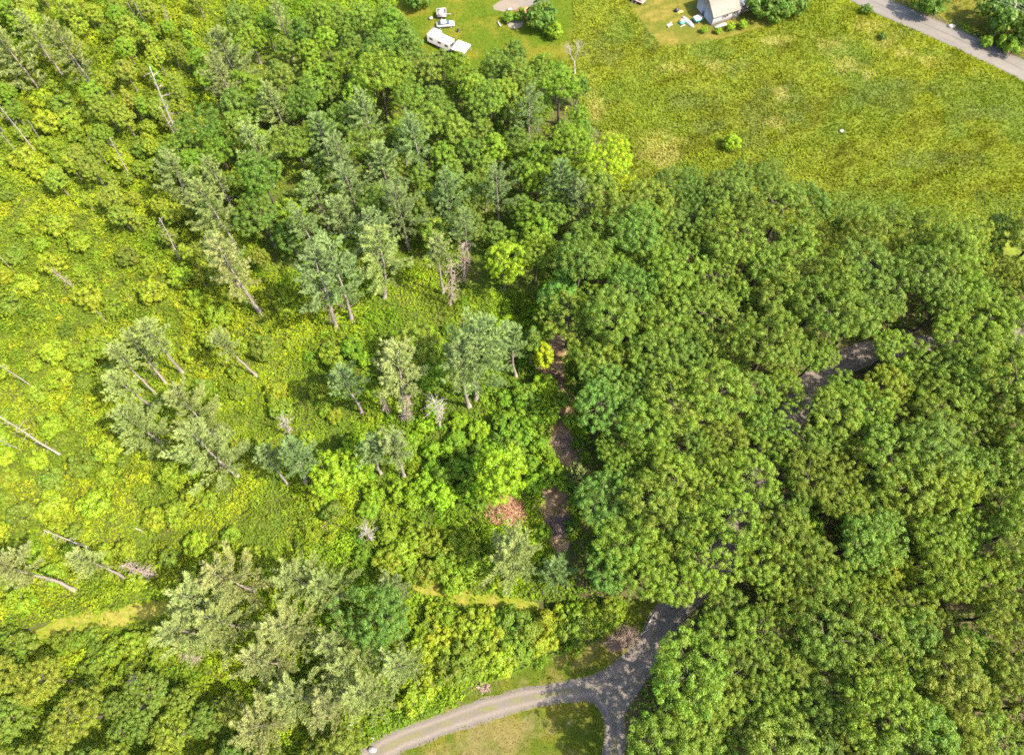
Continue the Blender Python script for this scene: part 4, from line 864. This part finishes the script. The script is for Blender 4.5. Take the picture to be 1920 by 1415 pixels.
brush_pile(at(1050, 985, 0.3), 2.6, 0.6, 420, [(0.114, 0.083, 0.068), (0.177, 0.135, 0.114)], 'dark slash of branches at the lower end of the littered trail', 9, 2.4)
def log(a, b, r, label, c=(0.27, 0.25, 0.23)):
    A, B = at(*a, r), at(*b, r); P = np.array([[0, 0, 0], list((B - A) * 0.5), list(B - A)]); P[1] += RNG.normal(size=3) * np.array([0.15, 0.15, 0.02])
    g = Geo(); g.tube(P, [r * 1.2, r, r * 0.6], 8, c); L = (B - A).length
    for k in range(3):
        q = P[0] + (P[2] - P[0]) * RNG.uniform(0.3, 0.9); g.tube([q, q + unit(P[2] - P[0] + RNG.normal(size=3) * 2) * 0.18 * L * np.array([1, 1, 0.4])], [r * 0.4, 0.015], 5, c)
    return tag(link('fallen_log', g.mesh('fallen_log', M['dead']), loc=A), label, 'log')
log((1212, 1178), (1228, 1148), 0.16, 'pale fallen birch log lying across the verge at the lane mouth')
log((1200, 1190), (1218, 1178), 0.10, 'short pale log at the end of the fallen birch')
log((905, 1095), (918, 1112), 0.13, 'short reddish log just above the dirt path', (0.218, 0.156, 0.114))
log((808, 905), (822, 895), 0.10, 'little white log in shrubs left of the round lime-green tree')
log((255, 990), (272, 1000), 0.10, 'short white stick in the weeds above the grass path')
log((375, 925), (392, 935), 0.10, 'short white log in weeds below the western clump')
def stone(p, r, label, c=(0.27, 0.25, 0.23), seed=0):
    rr = np.random.default_rng(seed); n = 7; g = Geo(); rings = []
    for k, (q, z) in enumerate([(0.85, 0.0), (1.0, 0.35), (0.75, 0.75), (0.3, 0.95)]):
        a = np.arange(n) * 6.283 / n + k * 0.3; w = r * q * rr.uniform(0.8, 1.2, n); rings.append(np.column_stack([np.cos(a) * w * 1.4, np.sin(a) * w, np.full(n, z * r) * rr.uniform(0.85, 1.1, n)]))
    F = [[k * n + j, k * n + (j + 1) % n, (k + 1) * n + (j + 1) % n, (k + 1) * n + j] for k in range(3) for j in range(n)]
    g.add(np.vstack(rings), F, c); g.F.append((np.array([[3 * n, 3 * n + i, 3 * n + i + 1] for i in range(1, n - 1)]), 0))
    return tag(link('stone', g.mesh('stone', M['soil']), loc=(p.x, p.y, 0.0)), label, 'stone')
stone(at(1577, 247), 0.5, 'white stone alone in the middle of the field', (0.24, 0.22, 0.19), 1)
stone(at(1783, 51), 0.7, 'pale stone slab at the far edge of the paved road', (0.34, 0.30, 0.27), 2)
stone(at(700, 1383), 0.32, 'pale stone at the left start of the gravel lane', (0.3, 0.27, 0.25), 3)
stone(at(698, 1405), 0.5, 'grey boulder beside the start of the gravel lane', (0.16, 0.16, 0.16), 4)

# ------------------------------------------------------------------ house, camper, car and what lies about
def part(name, g, mat, root, c=None): return link(name, g.mesh(name, M[mat]), root, color=c)
A0 = at(1334, 49); HZ = math.radians(24)
house = tag(empty('house', (A0.x, A0.y, 0), HZ), 'white house with worn beige roof and a pale annex at the top of the field', 'house')
WH = (0.30, 0.29, 0.295)
LB, DB, EV, RG, RY, EB = 7.6, 7.2, 2.7, 4.9, 2.9, 3.7      # main block: length, depth, front eave, ridge, ridge offset, rear eave
g = Geo(); g.prism([(0, 0), (DB, 0), (DB, EB), (RY, RG), (0, EV)], 0, LB, 'x', WH); part('wall', g, 'paint', house)
def slab(p0, p1, x0, x1, th, c):
    g = Geo(); (y0, z0), (y1, z1) = p0, p1; g.prism([(y0, z0), (y1, z1), (y1, z1 + th), (y0, z0 + th)], x0, x1, 'x', c); return g
sf = (RG - EV) / RY; rf = part('roof', slab((-0.4, EV - 0.4 * sf + 0.03), (RY, RG + 0.03), -0.35, LB + 0.1, 0.12, (0.150, 0.132, 0.114)), 'shingle', house); rf['label'] = 'worn beige front roof slope'
sb = (RG - EB) / (DB - RY); rb = part('rear_roof', slab((RY + 0.002, RG + 0.035), (DB + 0.4, EB - 0.4 * sb + 0.035), -0.35, LB + 0.1, 0.12, (0.276, 0.276, 0.276)), 'metal', house); rb['label'] = 'white metal rear roof slope'
g = Geo(); g.box((0.7, 0.7, 1.1), (3.9, RY + 0.2, RG + 0.55), 0, (0.253, 0.238, 0.230)); g.box((0.85, 0.85, 0.14), (3.9, RY + 0.2, RG + 1.15), 0, (0.290, 0.278, 0.267)); part('chimney', g, 'paint', house)
g = Geo(); g.prism([(0.9, 0), (6.4, 0), (6.4, 3.4), (0.9, 2.5)], LB + 0.1, LB + 6.6, 'x', WH); part('annex_wall', g, 'paint', house)
ar = part('annex_roof', slab((0.55, 2.50), (6.7, 3.52), LB + 0.12, LB + 6.9, 0.12, (0.283, 0.283, 0.283)), 'metal', house)
for x, y, w, h, z in [(3.0, 0, 0.55, 0.75, 1.7), (3.9, 0, 0.55, 0.75, 1.75), (5.9, 0, 0.55, 0.75, 1.75), (6.6, 0, 0.55, 0.75, 1.75), (11.6, 0.9, 0.6, 0.8, 1.6), (12.7, 0.9, 0.6, 1.0, 1.5)]:
    g = Geo(); g.box((w, 0.06, h), (x, y - 0.033, z), 0, (0.035, 0.04, 0.05)); wdw = part('window', g, 'glass', house)
    g = Geo()
    for sx in (-1, 1): g.box((0.08, 0.1, h + 0.16), (x + sx * (w / 2 + 0.04), y - 0.05, z), 0, WH)
    for sz_ in (-1, 1): g.box((w, 0.1, 0.08), (x, y - 0.05, z + sz_ * (h / 2 + 0.04)), 0, WH)
    part('frame', g, 'paint', wdw)
g = Geo(); g.box((0.9, 0.06, 2.0), (-0.033, 4.2, 1.05), math.pi / 2, (0.174, 0.197, 0.209)); part('door', g, 'paint', house)
g = Geo(); g.box((3.2, 0.9, 0.3), (1.9, -0.9, 0.15), 0, (0.268, 0.260, 0.253)); part('step', g, 'paint', house)

def rounded(L, W, H, r=0.25, n=4):
    """box with rounded long edges as a profile (y, z)"""
    p = []
    for cx, cz, a0 in ((W / 2 - r, H - r, 0), (-W / 2 + r, H - r, 90), (-W / 2 + r, r, 180), (W / 2 - r, r, 270)):
        for k in range(n + 1): a = math.radians(a0 + 90 * k / n); p.append((cx + r * math.cos(a), cz + r * math.sin(a)))
    return p
def wheel(root, x, y, r, w, name='wheel'):
    g = Geo(); g.tube([[x, y - w / 2, r], [x, y + w / 2, r]], [r, r], 14, (0.02, 0.02, 0.02)); o = part(name, g, 'rubber', root)
    g = Geo(); g.tube([[x, y - w / 2 - 0.01, r], [x, y + w / 2 + 0.01, r]], [r * 0.58, r * 0.58], 12, (0.290, 0.290, 0.302)); part('rim', g, 'metal', o)
a, b = at(802, 58, 2.6), at(850, 80, 2.6); cz = (a + b) / 2; rvr = math.atan2(b.y - a.y, b.x - a.x)
rv = tag(empty('camper_trailer', (cz.x, cz.y, 0), rvr, 0.92), 'long white camper trailer parked against the trees', 'camper'); LRV = 6.9
g = Geo(); pr = [(y, z + 0.55) for y, z in rounded(0, 2.5, 2.3, 0.22)]; g.prism(pr, -LRV / 2, LRV / 2, 'x', (0.298, 0.295, 0.306)); part('body', g, 'paint', rv)
g = Geo(); g.box((2.6, 0.9, 2.0), (-2.4, 1.65, 1.65), 0, (0.298, 0.295, 0.306)); part('slide_out', g, 'paint', rv)
for x, y in ((-2.6, -0.2), (-0.4, 0.3), (0.3, -0.5), (2.3, 0.2)):
    g = Geo(); g.box((0.42, 0.42, 0.16), (x, y, 2.93), 0, (0.203, 0.209, 0.232), taper=0.85); part('roof_vent', g, 'paint', rv)
g = Geo(); g.box((1.0, 0.75, 0.32), (0.9, 0.0, 3.0), 0, (0.238, 0.238, 0.249), taper=0.85); part('air_conditioner', g, 'paint', rv)
for x in (-2.2, 0.4, 2.6):
    for sy in (-1, 1):
        g = Geo(); g.box((1.0, 0.05, 0.6), (x, sy * 1.262, 2.0), 0, (0.04, 0.05, 0.06)); part('window', g, 'glass', rv)
g = Geo(); g.box((0.05, 1.4, 0.7), (LRV / 2 + 0.012, 0, 2.0), 0, (0.04, 0.05, 0.06)); part('window', g, 'glass', rv)
for x in (-0.5, 0.5):
    for y in (-1.05, 1.05): wheel(rv, x, y, 0.36, 0.24)
g = Geo(); g.tube([[LRV / 2, 0.6, 0.5], [LRV / 2 + 1.2, 0, 0.5]], [0.05, 0.05], 5, (0.4, 0.16, 0.05)); g.tube([[LRV / 2, -0.6, 0.5], [LRV / 2 + 1.2, 0, 0.5]], [0.05, 0.05], 5, (0.4, 0.16, 0.05)); part('hitch', g, 'metal', rv)

def car(center, rz, label):
    r = tag(empty('parked_car', (center.x, center.y, 0), rz), label, 'car'); W = 0.86; cw = (0.29, 0.285, 0.29)
    xs = [-2.2, -2.1, -1.4, -0.4, 0.9, 1.9, 2.2]; zt = [0.62, 0.86, 0.95, 0.98, 0.92, 0.78, 0.58]; wd = [0.72, 0.82, 0.88, 0.9, 0.88, 0.80, 0.62]; g = Geo(); V = []
    for x, z, w in zip(xs, zt, wd): V += [(x, -w, 0.32), (x, -w * 1.02, z - 0.16), (x, -w * 0.88, z), (x, w * 0.88, z), (x, w * 1.02, z - 0.16), (x, w, 0.32)]
    F = [[i * 6 + j, i * 6 + (j + 1) % 6, (i + 1) * 6 + (j + 1) % 6, (i + 1) * 6 + j] for i in range(len(xs) - 1) for j in range(6)] + [[0, 1, 4, 5], [1, 2, 3, 4], [36, 37, 40, 41], [37, 38, 39, 40]]
    g.add(V, F, cw); part('body', g, 'paint', r)
    g = Geo(); g.add([(-1.0, -0.62, 1.36), (0.15, -0.62, 1.36), (0.15, 0.62, 1.36), (-1.0, 0.62, 1.36), (-1.1, -0.66, 1.30), (0.25, -0.66, 1.30), (0.25, 0.66, 1.30), (-1.1, 0.66, 1.30)], [[0, 1, 2, 3], [0, 4, 5, 1], [1, 5, 6, 2], [2, 6, 7, 3], [3, 7, 4, 0]], cw); part('roof', g, 'paint', r)
    dk = (0.03, 0.05, 0.06)
    for n_, q in (('windscreen', [(0.25, -0.66, 1.30), (1.0, -0.76, 0.925), (1.0, 0.76, 0.925), (0.25, 0.66, 1.30)]), ('rear_window', [(-1.1, 0.66, 1.30), (-1.85, 0.72, 0.94), (-1.85, -0.72, 0.94), (-1.1, -0.66, 1.30)]),
                  ('side_window', [(-1.1, -0.66, 1.30), (-1.85, -0.72, 0.94), (1.0, -0.76, 0.925), (0.25, -0.66, 1.30)]), ('side_window', [(0.25, 0.66, 1.30), (1.0, 0.76, 0.925), (-1.85, 0.72, 0.94), (-1.1, 0.66, 1.30)])):
        g = Geo(); g.add(q, [[0, 1, 2, 3]], dk); part(n_, g, 'glass', r)
    for x in (-1.35, 1.35):
        for y in (-0.8, 0.8): wheel(r, x, y, 0.32, 0.2)
    for y in (-0.52, 0.52): g = Geo(); g.box((0.12, 0.3, 0.14), (2.16, y, 0.6), 0, (0.268, 0.268, 0.268)); part('headlight', g, 'glass', r)
car(at(835, 44, 0.8), math.radians(8), 'white low coupe parked beside the camper trailer')
p = at(828, 25, 0.9); r = tag(empty('utility_trailer', (p.x, p.y, 0), math.radians(4)), 'small pale boxy trailer with raised rails beyond the white coupe', 'trailer')
g = Geo(); g.box((2.3, 2.1, 0.5), (0, 0, 0.75), 0, (0.253, 0.230, 0.238)); part('bed', g, 'paint', r)
for x in (-1.1, 1.1): g = Geo(); g.box((0.12, 2.1, 0.55), (x, 0, 1.28), 0, (0.336, 0.290, 0.290)); part('side_rail', g, 'wood', r)
for y in (-0.98, 0.98): g = Geo(); g.box((2.05, 0.12, 0.5), (0, y, 1.25), 0, (0.336, 0.290, 0.290)); part('side_rail', g, 'wood', r)
g = Geo(); g.box((1.4, 1.2, 0.35), (-0.1, 0.1, 1.18), 0, (0.276, 0.268, 0.283), taper=0.9); part('tarpaulin', g, 'cloth', r)
for y in (-1.2, 1.2): wheel(r, 0.0, y, 0.34, 0.2)
g = Geo(); g.tube([[1.1, 0, 0.6], [2.3, 0.1, 0.45]], [0.06, 0.05], 6, (0.290, 0.261, 0.232)); part('drawbar', g, 'metal', r)
p = at(864, 88, 1.9); r = tag(empty('canopy_tent', (p.x, p.y, 0), math.radians(-28)), 'white pyramid canopy tent behind the camper trailer', 'tent'); q = 1.75
g = Geo(); g.add([(-q, -q, 1.9), (q, -q, 1.9), (q, q, 1.9), (-q, q, 1.9), (0, 0, 2.95)], [[0, 1, 4], [1, 2, 4], [2, 3, 4], [3, 0, 4]], (0.298, 0.298, 0.314)); part('canopy', g, 'cloth', r)
g = Geo()
for i, (x, y) in enumerate([(-q, -q), (q, -q), (q, q), (-q, q)]):
    x2, y2 = [(-q, -q), (q, -q), (q, q), (-q, q)][(i + 1) % 4]; g.add([(x, y, 1.9), (x2, y2, 1.9), (x2, y2, 1.6), (x, y, 1.6)], [[0, 1, 2, 3]], (0.291, 0.291, 0.306))
part('valance', g, 'cloth', r)
for x, y in [(-q, -q), (q, -q), (q, q), (-q, q)]: g = Geo(); g.tube([[x * 0.97, y * 0.97, 0], [x * 0.97, y * 0.97, 1.9]], [0.03, 0.03], 6, (0.230, 0.230, 0.238)); part('leg', g, 'metal', r)
# things around the house
p = at(1290, 43); r = tag(empty('rowing_boat', (p.x, p.y, 0), math.radians(-58)), 'upturned white boat lying left of the house', 'boat'); g = Geo(); V = []; n = 9
for i in range(n):
    t = i / (n - 1); w = 0.62 * math.sin(math.pi * (0.12 + 0.76 * t)) ** 0.7 * (1 if 0 < i < n - 1 else 0.35); x = -2.2 + 4.4 * t; hgt = 0.62 - 0.12 * abs(2 * t - 1) ** 2
    V += [(x, -w, 0.08), (x, -w * 0.85, hgt * 0.65), (x, -w * 0.3, hgt), (x, w * 0.3, hgt), (x, w * 0.85, hgt * 0.65), (x, w, 0.08)]
g.add(V, [[i * 6 + j, i * 6 + j + 1, (i + 1) * 6 + j + 1, (i + 1) * 6 + j] for i in range(n - 1) for j in range(5)] + [[0, 1, 4, 5], [1, 2, 3, 4], [48, 49, 52, 53], [49, 50, 51, 52]], (0.291, 0.276, 0.276)); part('hull', g, 'paint', r)
g = Geo(); g.tube([[-2.15, 0, 0.56], [0, 0, 0.66], [2.15, 0, 0.56]], [0.03, 0.04, 0.03], 5, (0.230, 0.215, 0.211)); part('keel', g, 'paint', r)
p = at(1309, 33, 1.0); r = tag(empty('covered_trailer', (p.x, p.y, 0), math.radians(28), 0.82), 'small white covered trailer between boat and house', 'trailer')
g = Geo(); g.box((2.4, 1.9, 0.7), (0, 0, 0.75), 0, (0.05, 0.26, 0.22)); part('box', g, 'paint', r)
g = Geo(); g.prism([(-1.0, 1.11), (1.0, 1.11), (0.85, 1.35), (-0.85, 1.35)], -1.25, 1.25, 'x', (0.291, 0.291, 0.298)); part('cover', g, 'cloth', r)
for y in (-1.02, 1.02): wheel(r, -0.2, y, 0.32, 0.18)
g = Geo(); g.tube([[1.2, 0, 0.5], [2.3, 0, 0.4]], [0.05, 0.05], 5, (0.290, 0.278, 0.267)); part('drawbar', g, 'metal', r)
def crate_heap(pos, rz, items, name, label, cat):
    r = tag(empty(name, (pos.x, pos.y, 0), rz), label, cat)
    for nm, size, loc, rot, c, mt in items: g = Geo(); g.box(size, loc, rot, c, taper=0.92); part(nm, g, mt, r)
    return r
crate_heap(at(1280, 46), 0.4, [('tarpaulin', (1.5, 1.2, 0.5), (0, 0.5, 0.26), 0.3, (0.06, 0.20, 0.17), 'cloth'), ('panel', (1.1, 0.9, 0.12), (0.1, 0.7, 0.6), 0.5, (0.290, 0.197, 0.151), 'wood'), ('board', (1.6, 0.25, 0.1), (-0.3, -0.5, 0.06), 0.2, (0.238, 0.222, 0.211), 'wood')],
           'junk_heap', 'heap of teal tarpaulin and boards left of the upturned boat', 'junk heap')
crate_heap(at(1255, 47), 0.1, [('board', (1.5, 0.8, 0.12), (0, 0, 0.07), 0.3, (0.253, 0.222, 0.215), 'wood'), ('board', (1.3, 0.3, 0.1), (0.2, 0.1, 0.19), 1.0, (0.348, 0.302, 0.290), 'wood'), ('bucket', (0.4, 0.4, 0.45), (-0.5, -0.9, 0.23), 0, (0.253, 0.238, 0.230), 'paint')],
           'board_pile', 'small pile of pale boards in the mown yard', 'board pile')
crate_heap(at(1268, 22), 0.2, [('box', (0.9, 0.7, 0.7), (0, 0, 0.36), 0.2, (0.02, 0.02, 0.03), 'paint'), ('lid', (0.7, 0.5, 0.12), (0.05, 0, 0.78), 0.5, (0.03, 0.03, 0.05), 'paint'), ('sheet', (1.6, 0.8, 0.08), (0.9, -0.3, 0.045), 0.3, (0.5, 0.22, 0.08), 'cloth')],
           'dark_bin', 'dark bin with an orange sheet on the mown yard', 'bin')
p = at(1193, 2); r = tag(empty('flatbed_trailer', (p.x, p.y, 0), math.radians(-32)), 'rusty flatbed trailer at the top edge of the yard', 'trailer')
g = Geo(); g.box((4.4, 1.9, 0.16), (0, 0, 0.72), 0, (0.28, 0.2, 0.17)); part('deck', g, 'wood', r)
g = Geo(); g.box((1.2, 1.3, 0.35), (1.2, 0, 0.98), 0, (0.261, 0.151, 0.128)); part('load', g, 'wood', r)
for x in (-0.6, 0.4):
    for y in (-1.05, 1.05): wheel(r, x, y, 0.36, 0.2)
g = Geo(); g.tube([[2.2, 0, 0.65], [3.3, 0, 0.5]], [0.06, 0.05], 5, (0.1, 0.09, 0.09)); part('drawbar', g, 'metal', r)
p = at(860, 61); r = tag(empty('garden_chair', (p.x, p.y, 0), 0.6), 'dark folding chair on the grass right of the camper', 'chair')
g = Geo(); g.box((0.5, 0.5, 0.06), (0, 0, 0.45), 0, (0.03, 0.03, 0.035)); part('seat', g, 'cloth', r); g = Geo(); g.box((0.5, 0.06, 0.5), (0, 0.26, 0.75), 0, (0.04, 0.04, 0.05)); part('backrest', g, 'cloth', r)
for x in (-0.22, 0.22):
    for y in (-0.22, 0.22): g = Geo(); g.tube([[x, y, 0], [x, y, 0.42]], [0.02, 0.02], 5, (0.290, 0.290, 0.290)); part('leg', g, 'metal', r)
for px, py, sz_, lab in [(808, 37, (0.7, 0.5, 0.5), 'little pale tub left of the coupe'), (936, 47, (0.25, 1.6, 0.3), 'white narrow board leaning in the grass beside the garden'), (955, 20, (0.9, 0.4, 0.4), 'white trough at the end of the driveway')]:
    p = at(px, py); r = tag(empty('garden_tub', (p.x, p.y, 0), 0.4), lab, 'tub'); g = Geo(); g.box(sz_, (0, 0, sz_[2] / 2), 0, (0.268, 0.253, 0.238), taper=1.12); part('body', g, 'paint', r)
    g = Geo(); g.box((sz_[0] * 1.2, sz_[1] * 1.18, 0.06), (0, 0, sz_[2] + 0.03), 0, (0.283, 0.268, 0.260)); part('rim', g, 'paint', r)
def mound(name, px, py, R, H, c1, c2, label, cat):
    p = at(px, py); x = np.linspace(-R, R, 22); gx, gy = np.meshgrid(x, x); d = np.hypot(gx, gy) / R; n = vnoise(gx + p.x, gy + p.y, 0.9, 3)
    z = H * np.clip(1 - d ** 2, 0, 1) * (0.5 + n) - 0.05 * (d > 0.98); idx = np.arange(22 * 22).reshape(22, 22); F = np.stack([idx[:-1, :-1], idx[:-1, 1:], idx[1:, 1:], idx[1:, :-1]], -1).reshape(-1, 4)
    g = Geo(); g.add(np.column_stack([gx.ravel(), gy.ravel(), z.ravel()]), F[(d[:-1, :-1].ravel() < 0.95)], lerp(c1, c2, smooth(0.3, 0.7, n.ravel()))); return tag(link(name, g.mesh(name, M['soil']), loc=(p.x, p.y, 0.035)), label, cat)
mound('dirt_pile', 983, 26, 2.6, 0.8, (0.19, 0.095, 0.05), (0.25, 0.155, 0.09), 'orange dirt pile left of the dark round tree', 'dirt pile')
mound('gravel_pile', 965, 44, 2.2, 0.35, (0.15, 0.135, 0.105), (0.19, 0.17, 0.14), 'flat heap of pale gravel below the garden', 'gravel pile')

# utility pole and wires
p = at(1860, 72); H_ = 9.0; r = tag(empty('utility_pole', (p.x, p.y, 0), math.radians(-30)), 'grey utility pole with transformer beside the big dark tree', 'utility pole')
g = Geo(); g.tube([[0, 0, 0], [0, 0, H_ / 2], [0.05, 0, H_]], [0.17, 0.15, 0.12], 8, (0.197, 0.186, 0.174)); part('pole', g, 'bark', r)
g = Geo(); g.box((0.14, 2.4, 0.16), (0.1, 0, H_ - 0.4), 0, (0.232, 0.220, 0.209)); part('crossarm', g, 'wood', r)
g = Geo(); g.tube([[0.35, 0, H_ - 2.2], [0.35, 0, H_ - 1.2]], [0.26, 0.26], 12, (0.211, 0.215, 0.222)); part('transformer', g, 'metal', r)
for y in (-1.05, 0.0, 1.05): g = Geo(); g.tube([[0.1, y, H_ - 0.32], [0.1, y, H_ - 0.08]], [0.05, 0.04], 6, (0.230, 0.230, 0.230)); part('insulator', g, 'metal', r)
u = unit(np.array(ROAD[0]) - np.array(ROAD[len(ROAD) // 2])); base = np.array([p.x, p.y]); nv = np.array([-math.sin(math.radians(-30)), math.cos(math.radians(-30))])
for k, (off, z, lab) in enumerate([(-1.05, H_ - 0.05, 'overhead wire along the road, nearest the paving'), (0.0, H_ - 0.05, 'overhead wire along the road, middle one'), (1.05, H_ - 0.05, 'overhead wire along the road, farthest from the paving')]):
    g = Geo(); A = np.array([*(base + nv * off), z])
    for sgn in (1, -1):
        B = np.array([*(base + nv * off + sgn * u * 45), z]); t = np.linspace(0, 1, 14)[:, None]; P = A * (1 - t) + B * t; P[:, 2] -= (4 * t * (1 - t))[:, 0] * 0.9; g.tube(P, np.full(14, 0.022), 4, (0.244, 0.244, 0.244), cap=False)
    tag(link('overhead_wire', g.mesh('overhead_wire', M['metal'])), lab, 'wire')
